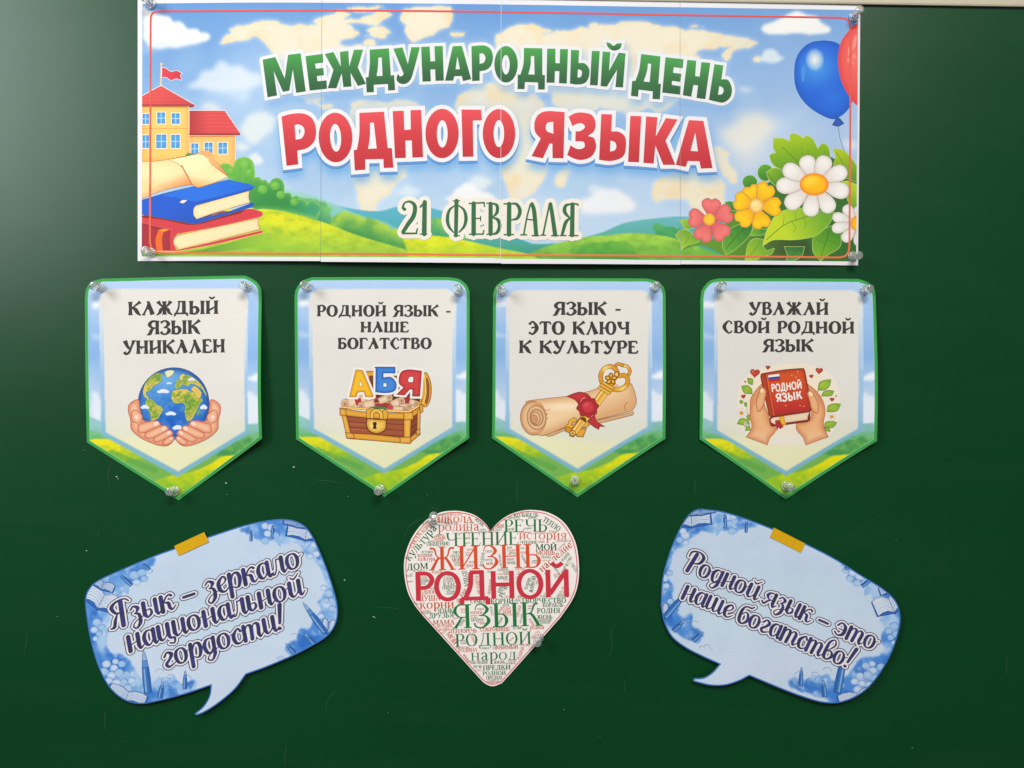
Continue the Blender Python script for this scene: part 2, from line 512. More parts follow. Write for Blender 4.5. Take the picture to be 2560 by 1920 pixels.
for u in 'БВГДЖЗИЙКЛМНОПСТЧШЩЬЫЮЯЭЦ':
    SERIF[u.lower()] = ('small', u)

def sten(x, w=15, f=26): return "%g,0,%g %g,10,%g %g,50,%g %g,90,%g %g,100,%g" % (x, f, x, w+3, x, w, x, w+3, x, f)
SLAV = {
 'К': G(84, sten(15), "80,1,20 ~62,16,11 26,46,5", "28,44,12 ~48,58,19 ~62,84,18 82,104,3"),
 'А': G(86, "44,4,5 ~30,55,8 11,97,9", "0,98,6 22,98", "42,0,13 ~56,50,18 70,98,24", "24,62,5 ~36,50,9 ~50,60,6", "32,3,6 50,3"),
 'Ж': G(112, sten(56), "14,0,22 ~28,22,12 52,48,6", "98,0,22 ~84,22,12 60,48,6", "52,46,10 ~34,62,17 ~26,84,15 4,104,3", "60,46,10 ~78,62,17 ~86,84,15 108,104,3"),
 'Д': G(94, "26,4,7 76,4,7", "36,4,7 ~31,50,8 17,88,9", "66,2,18 66,90,18", "6,92,9 88,92,9", "9,90,13 ~8,104,8 0,114,2", "85,90,13 ~86,104,8 94,114,2"),
 'Ы': G(104, sten(15), "18,52,7 ~44,46,12 ~58,70,18 ~44,95,11 14,96,8", sten(88)),
 'Ь': G(70, sten(15), "18,52,7 ~44,46,12 ~58,70,18 ~44,95,11 14,96,8"),
 'И': G(84, sten(15), sten(68), "20,74,7 ~38,62,10 ~56,50,6 64,40,5"),
 'Й': G(84, sten(15), sten(68), "20,74,7 ~38,62,10 ~56,50,6 64,40,5", "~24,-28,7 ~41,-15,10 ~60,-28,7"),
 'Н': G(84, sten(15), sten(68), "20,40,5 ~34,50,9 ~46,50,9 64,46,6", "34,52,10 38,66,3"),
 'Я': G(80, sten(66), "68,4,8 ~34,5,12 ~17,28,18 ~32,50,10 62,54,7", "44,52,8 ~28,70,16 ~18,94,16 -2,104,3"),
 'З': G(66, "4,16,14 ~22,4,8 ~40,4,10 ~54,24,18 ~38,46,8 22,50,5", "22,50,5 ~48,54,8 ~58,76,19 ~38,98,9 ~14,96,10 6,80,16"),
 'У': G(84, "14,0,24 ~28,36,17 44,62,12", "74,0,16 ~58,46,10 ~42,86,12 ~22,100,12 8,84,18", "60,3,6 88,3"),
 'Л': G(86, "40,6,5 ~30,55,8 13,97,9", "2,98,6 24,98", "38,0,13 ~54,50,18 72,98,26"),
 'Е': G(70, sten(16), "16,5,9 58,4,9", "56,2,6 62,22,8", "18,56,5 ~34,44,8 46,54,4", "16,96,9 60,96,9", "60,98,7 66,76,8"),
 'Р': G(68, sten(16), "16,5,8 ~46,3,10 ~60,28,18 ~46,54,9 20,56,5"),
 'О': G(88, ringp(44, 41, 20, 8)),
 'Ш': G(118, sten(15), sten(58), sten(102), "8,96,8 108,96,8"),
 'Б': G(68, sten(15), "16,5,9 56,4,9", "54,2,6 60,22,8", "18,52,7 ~44,46,12 ~58,70,18 ~44,95,11 14,96,8"),
 'Г': G(62, sten(15), "16,5,9 56,4,9", "54,2,6 62,24,9"),
 'Т': G(76, sten(38), "6,5,9 70,5,9", "8,2,6 2,24,9", "68,2,6 74,24,9"),
 'С': G(74, "66,26,10 ~56,6,7 ~38,3,9 ~13,50,20 ~40,98,10 ~60,92,8 68,78,4"),
 'В': G(70, sten(16), "16,5,8 ~44,4,10 ~54,25,16 ~40,46,8 20,48,5", "20,48,5 ~52,52,9 ~60,74,18 ~46,96,9 14,97,7"),
 'Э': G(74, "8,24,14 ~34,2,9 ~60,50,20 ~34,98,10 6,84,12", "22,52,7 ~36,46,9 56,52,6"),
 'Ю': G(116, sten(15), "20,50,8 44,50,8", ringp(78, 35, 18, 8)),
 'Ч': G(82, "15,0,26 ~18,34,16 ~34,54,11 62,46,7", sten(68)),
 '-': G(44, "6,60,10 40,60,10"), ' ': G(42,),
}
SCRIPT = {
 'а': G(78, "58,14,10 ~44,2,12 ~22,10,20 ~10,46,26 ~20,90,22 ~38,96,12 58,66,9", "64,2,26 62,78,26 ~70,100,16 90,78,7"),
 'о': G(84, "~40,2,13 ~17,14,21 ~9,50,25 ~18,88,20 ~37,100,13 ~58,86,20 ~66,48,24 ~58,14,18 *", "62,28,6 ~76,34,7 90,24,6"),
 'е': G(62, "22,56,9 ~44,42,10 ~54,20,14 ~38,2,14 ~12,36,26 ~16,84,24 ~40,99,14 72,70,7"),
 'н': G(84, "14,0,28 12,100,28", "20,60,9 52,48,9", "64,0,28 62,78,26 ~70,100,16 92,78,7"),
 'и': G(82, "14,0,28 12,74,27 ~24,98,16 ~44,84,9 58,56,8", "64,0,28 62,78,26 ~70,100,16 90,78,7"),
 'й': G(82, "14,0,28 12,74,27 ~24,98,16 ~44,84,9 58,56,8", "64,0,28 62,78,26 ~70,100,16 90,78,7", "~22,-34,7 ~42,-16,14 ~72,-46,7"),
 'к': G(80, "14,0,28 12,100,28", "20,54,9 ~38,16,12 ~58,2,14 70,12,18", "30,44,10 ~48,54,22 ~52,86,22 ~64,100,14 86,78,7"),
 'л': G(82, "~2,88,18 ~14,98,13 ~28,70,9 36,6,9", "34,6,10 60,6,12", "64,0,28 62,78,26 ~70,100,16 90,78,7"),
 'р': G(78, "14,0,28 8,150,26", "18,50,9 ~34,8,14 ~58,8,20 ~66,46,26 ~56,90,20 ~40,98,12 24,88,9"),
 'з': G(66, "8,20,12 ~26,2,14 ~48,20,24 ~36,44,12 24,48,8", "24,48,8 ~48,62,20 ~48,112,25 ~24,144,14 ~8,126,10 ~28,98,8 70,80,7"),
 'ы': G(96, "14,0,28 12,78,27 ~26,98,15 ~48,80,18 ~44,52,12 20,54,8", "78,0,27 76,78,26 ~84,100,15 104,78,7"),
 'ь': G(62, "14,0,28 12,78,27 ~26,98,15 ~48,80,18 ~44,52,12 20,54,8"),
 'ц': G(84, "14,0,28 12,74,27 ~24,98,16 ~44,84,9 58,56,8", "64,0,28 62,74,26 ~70,98,18 ~90,104,16 ~84,136,12 62,130,14"),
 'г': G(60, "8,26,16 ~26,2,14 ~48,20,26 ~34,50,20 ~12,76,22 ~26,98,18 66,78,7"),
 'д': G(80, "58,14,10 ~44,2,12 ~22,10,20 ~10,46,26 ~20,90,22 ~38,96,12 58,66,9", "64,2,26 60,112,25 ~40,146,14 ~16,134,10 ~36,104,8 92,74,7"),
 'с': G(60, "54,24,18 ~40,2,13 ~12,40,26 ~18,88,23 ~42,99,14 72,72,7"),
 'т': G(116, "14,0,27 12,100,27", "18,36,8 ~34,4,12 ~54,18,24 50,100,26", "58,36,8 ~74,4,12 ~94,18,24 90,78,25 ~98,100,15 118,78,7"),
 'ш': G(122, "14,0,27 12,74,26 ~22,98,15 ~40,88,9 50,60,8", "56,0,27 54,74,26 ~64,98,15 ~82,88,9 92,60,8", "98,0,27 96,78,26 ~106,100,15 126,78,7"),
 'б': G(72, "76,-52,8 ~60,-34,16 ~24,-30,14 ~8,10,24 ~12,80,26 ~38,100,16 ~64,66,24 ~54,20,18 ~36,12,11 18,34,9"),
 'в': G(70, "22,40,8 ~58,-20,14 ~44,-58,10 ~18,-30,20 12,30,26 ~14,84,26 ~38,99,14 ~62,66,24 ~48,32,14 26,40,8"),
 'я': G(82, "64,2,27 62,78,26 ~70,100,16 90,78,7", "62,6,9 ~34,2,13 ~14,26,24 ~28,52,13 58,56,8", "42,56,10 ~24,74,16 ~8,98,16 -8,84,14"),
 'э': G(74, "6,28,18 ~26,2,14 ~56,26,26 ~54,80,26 ~24,100,14 2,82,14", "20,50,10 58,50,10"),
 'Я': G(108, "74,-56,30 66,100,30", "118,-44,9 ~96,-66,12 ~52,-62,16 ~22,-34,26 ~38,8,18 66,14,9", "46,16,9 ~30,50,20 ~18,92,22 -2,96,12"),
 'Р': G(98, "48,-46,30 30,100,30", "6,-6,10 ~14,-50,16 ~60,-66,14 ~96,-40,26 ~86,10,22 52,30,9"),
 '–': G(84, "10,50,22 68,50"), '!': G(44, "36,-60,30 16,58,20", "9,92,26 11,92.5,26"), ' ': G(42,),
}
def glyph_pieces(font, ch, grow=0.0, sans=0, n=4):
    g = font[ch]
    if g[0] == 'small':
        adv, pc = glyph_pieces(font, g[1], grow, sans, n)
        return adv*.74, [[L*[.74, .67] + [0, 33] for L in p] for p in pc]
    out = []
    for st in g[1]:
        if st[0] == '@':
            if sans > 0: continue
            st = st[1:]
        closed = st.endswith('*'); st = st.rstrip('* ')
        P, F = parse(st)
        if sans > 0: P[:, 2] = sans
        if sans < 0: P[:, 2] = P[:, 2]*1.1 + 3
        if font is SCRIPT: P[:, 2] *= .87
        if font is SLAV: P[:, 2] = P[:, 2]*1.22 + 2.5
        Q = hermite(P, F, closed, n)
        if closed: Q = np.vstack([Q, Q[:2]])
        out += ribbon(Q, grow, caps=(font is SCRIPT))
    return g[0], out
_cache = {}
def glyph_mesh(fid, font, ch, sans=0, n=4):
    k = (fid, ch, sans, n)
    if k not in _cache:
        adv, pc = glyph_pieces(font, ch, 0, sans, n)
        _cache[k] = (adv, None, None) if not pc else (adv,) + region(pc, mx=None)
    return _cache[k]

def text_mesh(fid, font, text, p0, p1, h, sans=0, n=4, gap=4, shear=0):
    """letters between baseline points p0 and p1 (plan units), capital height h"""
    V, T, x, k = [], [], 0.0, 0
    for ch in text:
        adv, v, t = glyph_mesh(fid, font, ch, sans, n)
        if v is not None:
            V.append(v + [x, 0]); T.append(t + k); k += len(v)
        x += adv + gap
    V = np.vstack(V); T = np.vstack(T); W = x - gap
    p0, p1 = np.array(p0, float), np.array(p1, float)
    d = p1 - p0; L = np.hypot(*d); ex = d/L; ey = np.array([-ex[1], ex[0]])
    u = V[:, 0]/W*L; w = (V[:, 1]-100)/100*h
    u = u - shear*w
    return p0 + u[:, None]*ex + w[:, None]*ey, T

def text_pieces(font, text, p0, p1, h, grow=0.0, gap=0, shear=0, n=4):
    """as text_mesh, but returning the raw pieces, for one union over joined letters; grow in plan units"""
    P, x = [], 0.0
    W = sum(font[c][0] + gap for c in text) - gap
    p0, p1 = np.array(p0, float), np.array(p1, float)
    d = p1 - p0; L = np.hypot(*d); ex = d/L; ey = np.array([-ex[1], ex[0]]); k = h/100
    for ch in text:
        adv, pc = glyph_pieces(font, ch, grow/k*.98, 0, n)
        for p in pc:
            q = []
            for l in p:
                u = (l[:, 0]+x)/W*L; w = (l[:, 1]-100)*k; u = u - shear*w
                q.append(p0 + u[:, None]*ex + w[:, None]*ey)
            P.append(q)
        x += adv + gap
    return P

class Acc:
    def __init__(s): s.V, s.T, s.C, s.k = [], [], [], 0
    def add(s, v, t, c):
        s.V.append(v); s.T.append(t + s.k); s.k += len(v)
        s.C.append(np.tile(np.array(c, float), (len(v), 1)) if np.ndim(c) == 1 else c)
    def emit(s, sh, name, layer=3, parent=None, label=None, kind=None):
        o = build(sh, name, np.vstack(s.V), np.vstack(s.T), np.vstack(s.C), layer, parent, label=label)
        if kind: o['kind'] = kind
        return o
# ------------------------------------------------------------------ the wall and the chalkboard
def mesh_obj(name, verts, faces, m, parent=None, smooth=False):
    me = bpy.data.meshes.new(name); me.from_pydata(verts, [], faces); me.update()
    if smooth: me.polygons.foreach_set('use_smooth', [True]*len(me.polygons))
    me.materials.append(m); o = bpy.data.objects.new(name, me); COL.objects.link(o); o.parent = parent
    return o

def board_material():
    m, nt, b = mat("green_enamel")
    tc = node(nt, 'ShaderNodeTexCoord')
    mp = node(nt, 'ShaderNodeMapping'); mp.inputs['Scale'].default_value = (1.0, 1.0, 1.0)
    nt.links.new(tc.outputs['Object'], mp.inputs['Vector'])
    big = node(nt, 'ShaderNodeTexNoise', i_Scale=2.2, i_Detail=4.0, i_Roughness=.55)
    wipe = node(nt, 'ShaderNodeTexNoise', i_Scale=5.0, i_Detail=5.0, i_Roughness=.6)
    mp2 = node(nt, 'ShaderNodeMapping'); mp2.inputs['Scale'].default_value = (1.0, 1.0, 5.5)
    mp2.inputs['Rotation'].default_value = (0, math.radians(28), 0)
    nt.links.new(tc.outputs['Object'], mp2.inputs['Vector'])
    nt.links.new(mp.outputs[0], big.inputs['Vector']); nt.links.new(mp2.outputs[0], wipe.inputs['Vector'])
    r = node(nt, 'ShaderNodeValToRGB')
    r.color_ramp.elements[0].position = .35; r.color_ramp.elements[0].color = (.0000, .047, .0106, 1)
    r.color_ramp.elements[1].position = .70; r.color_ramp.elements[1].color = (.0002, .053, .0124, 1)
    nt.links.new(big.outputs['Fac'], r.inputs['Fac'])
    mx = node(nt, 'ShaderNodeMix', data_type='RGBA'); 
    mr = node(nt, 'ShaderNodeMapRange'); mr.inputs['From Min'].default_value = .5; mr.inputs['From Max'].default_value = .85
    mr.inputs['To Min'].default_value = 0; mr.inputs['To Max'].default_value = .018
    nt.links.new(wipe.outputs['Fac'], mr.inputs['Value']); nt.links.new(mr.outputs[0], mx.inputs[0])
    nt.links.new(r.outputs[0], mx.inputs[6]); mx.inputs[7].default_value = (.22, .30, .27, 1)
    nt.links.new(mx.outputs[2], b.inputs['Base Color'])
    rr = node(nt, 'ShaderNodeMapRange'); rr.inputs['To Min'].default_value = .325; rr.inputs['To Max'].default_value = .35
    nt.links.new(wipe.outputs['Fac'], rr.inputs['Value']); nt.links.new(rr.outputs[0], b.inputs['Roughness'])
    b.inputs['Specular IOR Level'].default_value = .36
    g = node(nt, 'ShaderNodeTexNoise', i_Scale=1500.0, i_Detail=2.0)
    nt.links.new(tc.outputs['Object'], g.inputs['Vector'])
    bu = node(nt, 'ShaderNodeBump', i_Strength=.22, i_Distance=.0004)
    nt.links.new(g.outputs['Fac'], bu.inputs['Height']); nt.links.new(bu.outputs[0], b.inputs['Normal'])
    return m

def plain(name, c, rough=.5, metal=0.0, nscale=40, namp=.06):
    m, nt, b = mat(name)
    tc = node(nt, 'ShaderNodeTexCoord'); n = node(nt, 'ShaderNodeTexNoise', i_Scale=float(nscale), i_Detail=4.0)
    nt.links.new(tc.outputs['Object'], n.inputs['Vector'])
    r = node(nt, 'ShaderNodeValToRGB'); c = np.array(c, float)
    r.color_ramp.elements[0].color = (*np.clip(c*(1-namp), 0, 1), 1); r.color_ramp.elements[1].color = (*np.clip(c*(1+namp), 0, 1), 1)
    r.color_ramp.elements[0].position = .3; r.color_ramp.elements[1].position = .7
    nt.links.new(n.outputs['Fac'], r.inputs['Fac']); nt.links.new(r.outputs[0], b.inputs['Base Color'])
    b.inputs['Roughness'].default_value = rough; b.inputs['Metallic'].default_value = metal
    return m

wall = mesh_obj("wall", [(-3, .03, -1.6), (3, .03, -1.6), (3, .03, 1.6), (-3, .03, 1.6)], [(0, 1, 2, 3)], plain("painted_wall", (.62, .60, .52), .8, 0, 6, .03))
wall['kind'] = 'structure'; wall['label'] = 'pale painted wall behind the green chalkboard'

TILT = math.radians(.86)     # the board hangs a touch lower on its right
board = bpy.data.objects.new("chalkboard", None); COL.objects.link(board)
board['label'] = 'green enamel chalkboard with a cream top rail, behind all the paper decorations'
board['category'] = 'chalkboard'
yr = (960 - 20) * S          # lower edge of the rail where it leaves the picture at the right
board.location = (1280 * S, 0, yr); board.rotation_euler = (0, TILT, 0)
x0, x1, z0, z1 = -2.0, .75, -1.25, 0.02
def boxv(x0, x1, y0, y1, z0, z1):
    return [(x0,y0,z0),(x1,y0,z0),(x1,y1,z0),(x0,y1,z0),(x0,y0,z1),(x1,y0,z1),(x1,y1,z1),(x0,y1,z1)], [(0,1,5,4),(1,2,6,5),(2,3,7,6),(3,0,4,7),(4,5,6,7),(3,2,1,0)]
v, f = boxv(x0, x1, 0, .018, z0, z1)
mesh_obj("writing_surface", v, f, board_material(), board)
railm = plain("cream_rail", (.56, .50, .37), .42, 0, 120, .03)
dark = plain("rail_gap", (.01, .012, .01), .8)
# top rail: a folded profile, its lip standing off the board
prof = [(0.0008, -.0006), (.0, -.0022), (.0004, -.0030), (.0020, -.0036), (.030, -.0050), (.034, -.0044), (.036, -.001), (.036, .028), (.010, .028), (.0, .004)]
def extrude_profile(name, prof, xa, xb, m, parent):
    n = len(prof); V = [(xa, y, z) for z, y in prof] + [(xb, y, z) for z, y in prof]
    F = [(i, (i+1) % n, n + (i+1) % n, n + i) for i in range(n)] + [tuple(range(n))[::-1], tuple(range(n, 2*n))]
    o = mesh_obj(name, V, F, m, parent); return o
rail = extrude_profile("top_rail", prof, x0-.03, x1+.03, railm, board)
v, f = boxv(x0, x1, -.0005, -.0001, -.0014, .0); mesh_obj("rail_gap", v, f, dark, board)
r2 = extrude_profile("bottom_rail", [(-z + z0, y) for z, y in prof], x0-.03, x1+.03, railm, board)
for nm, xa, xb in (("side_rail", x0-.035, x0), ("side_rail", x1, x1+.035)):
    v, f = boxv(xa, xb, -.0045, .028, z0-.033, .033); mesh_obj(nm, v, f, railm, board)

# chalk crumbs and scratches lying on the board
chalk = plain("chalk_dust", (.62, .64, .60), .9)
rng = random.Random(5)
def b3(px, py, off=.00025): return ((px-1280)*S, -off, (960-py)*S)
V, F = [], []
for px, py, r in [(292,1192,3.2),(295,1197,2.2),(565,1208,3.6),(567,1236,1.8),(210,1125,1.6),(735,1168,3.4),(675,940,1.5),(870,1241,1.6),(1068,1237,1.5),
                  (216,1377,3),(246,1336,1),(143,1541,1.5),(934,1542,3),(938,1544,2),(970,1782,1.2),(2280,1869,1.6),(1410,1774,1.4),(1180,760,1.2),(560,640,1.0),(2300,800,1),
                  (120,1210,1.2),(1205,1395,1.1),(862,1450,3.0),(2240,1350,1),(60,700,1),(1500,1840,1.1)]:
    k = len(V); n = 7
    for i in range(n):
        a = i/n*2*math.pi; q = r*rng.uniform(.55, 1.1)
        q *= .8; V.append(b3(px + q*math.cos(a), py + q*.7*math.sin(a), .00015))
    V.append(b3(px, py, .0008)); F += [(k+i, k+(i+1) % n, k+n) for i in range(n)]
# cut to board space
Minv = (Matrix.Translation(board.location) @ Matrix.Rotation(TILT, 4, 'Y')).inverted()
V = [tuple(Minv @ Vector(p)) for p in V]
o = mesh_obj("chalk_crumbs", V, F, chalk, board); o['kind'] = 'stuff'
V, F = [], []
def scratch(s, w=.7):
    q = path(s, 6, closed=False)
    T = np.gradient(q, axis=0); T /= np.maximum(np.hypot(T[:,0], T[:,1]), 1e-6)[:, None]
    k = len(V); n = len(q)
    for i, (p, t) in enumerate(zip(q, T)):
        ww = w*(.25 + math.sin(math.pi*min(max(i/(n-1), .04), .96)))*.5
        V.append(b3(p[0]-t[1]*ww, p[1]+t[0]*ww, .0001)); V.append(b3(p[0]+t[1]*ww, p[1]-t[0]*ww, .0001))
    for i in range(n-1): F.append((k+2*i, k+2*i+1, k+2*i+3, k+2*i+2))
for s in ["715,1860 ~713,1890 712,1918", "300,1853 325,1855", "265,1830 ~262,1800 263,1770", "822,1790 ~815,1760 ~835,1730 850,1725", "935,1518 ~985,1520 1000,1524",
          "1516,1650 ~1530,1620 ~1527,1580 1540,1560", "1565,1730 ~1560,1715 1567,1700", "2520,1690 ~2515,1660 2522,1630", "1460,1815 1465,1780", "1710,1775 1728,1773",
          "1008,1355 ~1020,1320 ~1045,1300 1062,1295", "1735,1240 ~1738,1215 1733,1190", "2215,1280 2090,1360", "280,1150 ~270,1190 275,1220", "1212,1215 1228,1195",
          "1295,1190 ~1292,1230 1296,1260", "845,1210 855,1230", "790,1206 ~800,1200 860,1208", "60,1640 ~66,1600 72,1570", "2350,1400 2352,1440", "1500,1400 1470,1402", "2272,175 ~2285,140 2290,120"]:
    scratch(s, .8)
V = [tuple(Minv @ Vector(p)) for p in V]
sm, snt, sb = mat("scratch_mark"); sb.inputs['Base Color'].default_value = (.03, .085, .055, 1); sb.inputs['Roughness'].default_value = .7
o = mesh_obj("scratch_marks", V, F, sm, board); o['kind'] = 'stuff'
# ------------------------------------------------------------------ the banner: four taped sheets with one picture
def banner_off(x, y):
    u = np.clip((x - 345)/1805, 0, 1); v = np.clip(y/660, 0, 1)
    return .0006 + np.sin(np.pi*u)**.8*(.0010 + .0060*v**1.7) + .0004*np.sin(u*4*np.pi)**2*v
broot = empty("banner", 1247, 330, "long sky-blue banner of four joined sheets with green and red title lettering", "banner")
BN = Sheet(broot, 1247, 330, banner_off)
white = (229, 227, 229)
for i, q in enumerate([[(345,-6),(805.5,-4),(805.5,654.6),(576,653.6),(345,653)], [(805,-2),(1253.5,0),(1253.5,660.4),(1030,658.5),(805,656.4)],
          [(1253,1),(1700,4.5),(1699,663.4),(1500,662.6),(1253,661.6)], [(1699,4.8),(2150,14),(2147.5,340),(2144,663.8),(1698,662.6)]]):
    paper(BN, "sheet", np.array(q, float), white, grid=16)
PRINT = path("357,10 ~590,8 ~820,8.6 ~1250,13 ~1640,19 2144,26 2143,340 2139,654 ~1640,652 ~1500,650.6 ~1254,649.4 1253,647.6 ~900,645 ~600,643 355.5,641.8 356,330", 4)
zA = lambda s: sc(s, 320, 0, .22604); zB = lambda s: sc(s, 320, 340, .22604)
def sc(s, x0, y0, k):
    out = []
    for t in s.split():
        sm = '~' if t[0] == '~' else ''; v = [float(q) for q in t.lstrip('~').split(',')]
        o = "%s%.2f,%.2f" % (sm, v[0]*k+x0, v[1]*k+y0)
        if len(v) > 2: o += ",%.2f" % (v[2]*k)
        out.append(o)
    return ' '.join(out)
zC = lambda s: sc(s, 640, 60, .24108); zD = lambda s: sc(s, 1100, 60, .24111); zE = lambda s: sc(s, 1450, 60, .24116)
zF = lambda s: sc(s, 1640, 0, .24412); zG = lambda s: sc(s, 1640, 320, .24412); zH = lambda s: sc(s, 900, 440, .27125)

GREEN = [ # outer, holes
 (zC("75,378 207,350 304,572 338,328 468,311 522,708 423,722 388,480 353,698 287,713 190,498 225,750 127,768"), []),
 (zC("518,342 697,318 704,408 618,420 626,472 703,465 710,540 636,548 644,603 737,594 742,680 563,700"), []),
 (zC("717,320 808,298 885,450 874,298 962,287 972,450 1020,276 1115,274 1060,462 1145,630 1062,652 985,515 995,658 912,664 893,520 840,676 750,674 808,485"), []),
 (zC("1183,275 1382,262 1402,545 1436,541 1447,696 1375,700 1372,632 1225,640 1227,716 1153,720 1143,562 1170,562 ~1184,420"), [zC("1272,358 1308,356 1316,548 1255,550 ~1268,460")]),
 (zC("1427,265 1522,252 1578,425 1613,250 1702,250 ~1645,470 ~1610,580 ~1560,628 ~1500,628 ~1462,590 1470,535 1482,532 ~1495,552 ~1520,548 1535,525"), []),
 (zC("1715,248 1802,242 1812,398 1860,395 1852,240 1938,237 1950,597 1865,600 1860,480 1810,482 1816,605 1730,608"), []),
 (zD("133,240 228,236 325,583 240,602 228,550 150,552 138,598 55,598"), [zD("182,345 208,478 163,480")]),
 (zD("327,240 ~400,233 ~470,235 ~525,270 ~550,350 ~530,440 ~480,485 412,500 412,598 335,602"), [zD("410,315 ~450,318 ~472,360 ~455,410 412,422")]),
 (ell(1100+685*.24111, 60+428*.24111, 121*.24111, 190*.24111, 32), [ell(1100+683*.24111, 60+432*.24111, 40*.24111, 102*.24111, 24)]),
 (zD("870,258 1060,262 1060,538 1087,540 1085,690 1017,690 1015,617 880,612 876,686 804,685 806,535 833,535 ~865,420"), [zD("942,342 975,342 980,535 915,533 ~938,440")]),
 (zD("1110,265 1195,266 1195,415 1240,418 1243,270 1325,270 1312,628 1232,624 1236,500 1190,498 1186,620 1103,618"), []),
 (zD("1357,278 1440,282 1434,415 ~1500,420 ~1545,480 ~1540,560 ~1500,622 ~1420,638 1345,628"), [zD("1427,480 ~1460,490 ~1470,520 ~1455,560 1423,566")]),
 (zE("120,288 202,291 180,648 100,643"), []),
 (zE("232,295 312,300 297,495 400,308 468,315 442,668 364,664 380,485 275,660 210,655"), []),
 (zE("268,198 312,208 ~345,235 380,210 432,208 ~410,265 ~345,285 ~290,255"), []),
 (zE("630,320 830,345 808,628 835,630 823,790 746,786 750,708 603,690 597,764 524,755 537,600 570,600 ~610,480"), [zE("700,418 733,422 718,612 655,605 ~690,500")]),
 (zE("882,353 1068,374 1060,468 968,456 960,515 1046,525 1036,610 950,598 945,640 1040,655 1034,742 847,720"), []),
 (zE("1108,380 1200,390 1188,548 1235,555 1253,403 1345,412 1293,788 1202,775 1218,645 1170,640 1148,762 1060,748"), []),
 (zE("1388,425 1481,437 1460,582 ~1530,590 ~1568,680 ~1550,770 ~1480,822 ~1400,812 1330,795"), [zE("1437,652 ~1470,665 ~1483,700 ~1465,735 1425,742")]),
]
RED = [
 (zC("272,968 ~380,940 ~500,938 ~590,990 ~630,1100 ~615,1220 ~540,1295 437,1322 447,1465 327,1480"), [zC("408,1058 ~450,1050 ~500,1080 ~510,1140 ~480,1195 420,1208")]),
 (ell(640+832*.24108, 60+1187*.24108, 175*.24108, 258*.24108, 36, -2), [ell(640+833*.24108, 60+1190*.24108, 57*.24108, 145*.24108, 28, -3)]),
 (zC("1078,932 1332,920 1372,1298 1415,1298 1432,1502 1332,1505 1328,1412 1140,1415 1142,1522 1033,1530 1020,1320 1055,1312 ~1078,1150"), [zC("1188,1035 1227,1033 1258,1302 1170,1306 ~1187,1180")]),
 (zC("1422,914 1536,910 1543,1110 1610,1106 1606,905 1716,902 1738,1392 1627,1398 1620,1220 1553,1220 1560,1400 1448,1404"), []),
 (ell(1106, 336.6, 41.5, 62, 36), [ell(1106.4, 337.4, 13.4, 34.3, 28)]),
 (zD("225,898 428,900 436,1010 342,1012 348,1388 238,1390"), []),
 (ell(1100+612*.24111, 60+1148*.24111, 168*.24111, 256*.24111, 36), [ell(1100+611*.24111, 60+1148*.24111, 54*.24111, 141*.24111, 28)]),
 (zD("1290,925 1278,1405 1165,1403 1163,1253 1135,1252 1065,1405 948,1382 1042,1200 ~985,1130 ~980,1030 ~1020,950 ~1110,915"), [zD("1173,1025 1173,1150 ~1110,1125 ~1095,1080 ~1115,1035")]),
 (zD("1330,972 ~1400,935 ~1480,930 ~1570,955 ~1608,1030 ~1595,1120 1530,1172 ~1595,1200 ~1613,1300 ~1560,1390 ~1460,1422 ~1380,1405 1315,1370 1350,1272 ~1420,1308 ~1480,1300 ~1497,1270 ~1480,1232 1400,1228 1403,1125 ~1455,1120 ~1500,1080 ~1470,1042 ~1420,1045 1370,1070"), []),
 (zE("217,945 328,948 320,1125 ~400,1130 ~465,1190 ~465,1330 ~420,1400 ~310,1432 193,1420"), [zE("310,1220 ~355,1235 ~372,1280 ~355,1320 306,1335")]),
 (zE("517,962 630,966 604,1445 492,1440"), []),
 (zE("680,968 797,977 780,1175 885,985 1005,1000 880,1220 980,1470 855,1470 775,1270 757,1458 650,1450"), []),
 (zE("1122,1005 1273,1014 1365,1503 1245,1508 1230,1432 1110,1430 1088,1492 985,1470"), [zE("1188,1135 1215,1330 1138,1325")]),
]
def P_(L): return path(L, 5) if isinstance(L, str) else L
def halo_of(glyphs, r):
    out = []
    for o, H in glyphs:
        o = P_(o); out.append([o] + [P_(h) for h in H]); 
        for q in [o] + [P_(h) for h in H]: out += outline_pieces(q, 2*r, 8)
    return out
halo_g, halo_r = halo_of(GREEN, 8.0), halo_of(RED, 10.0)

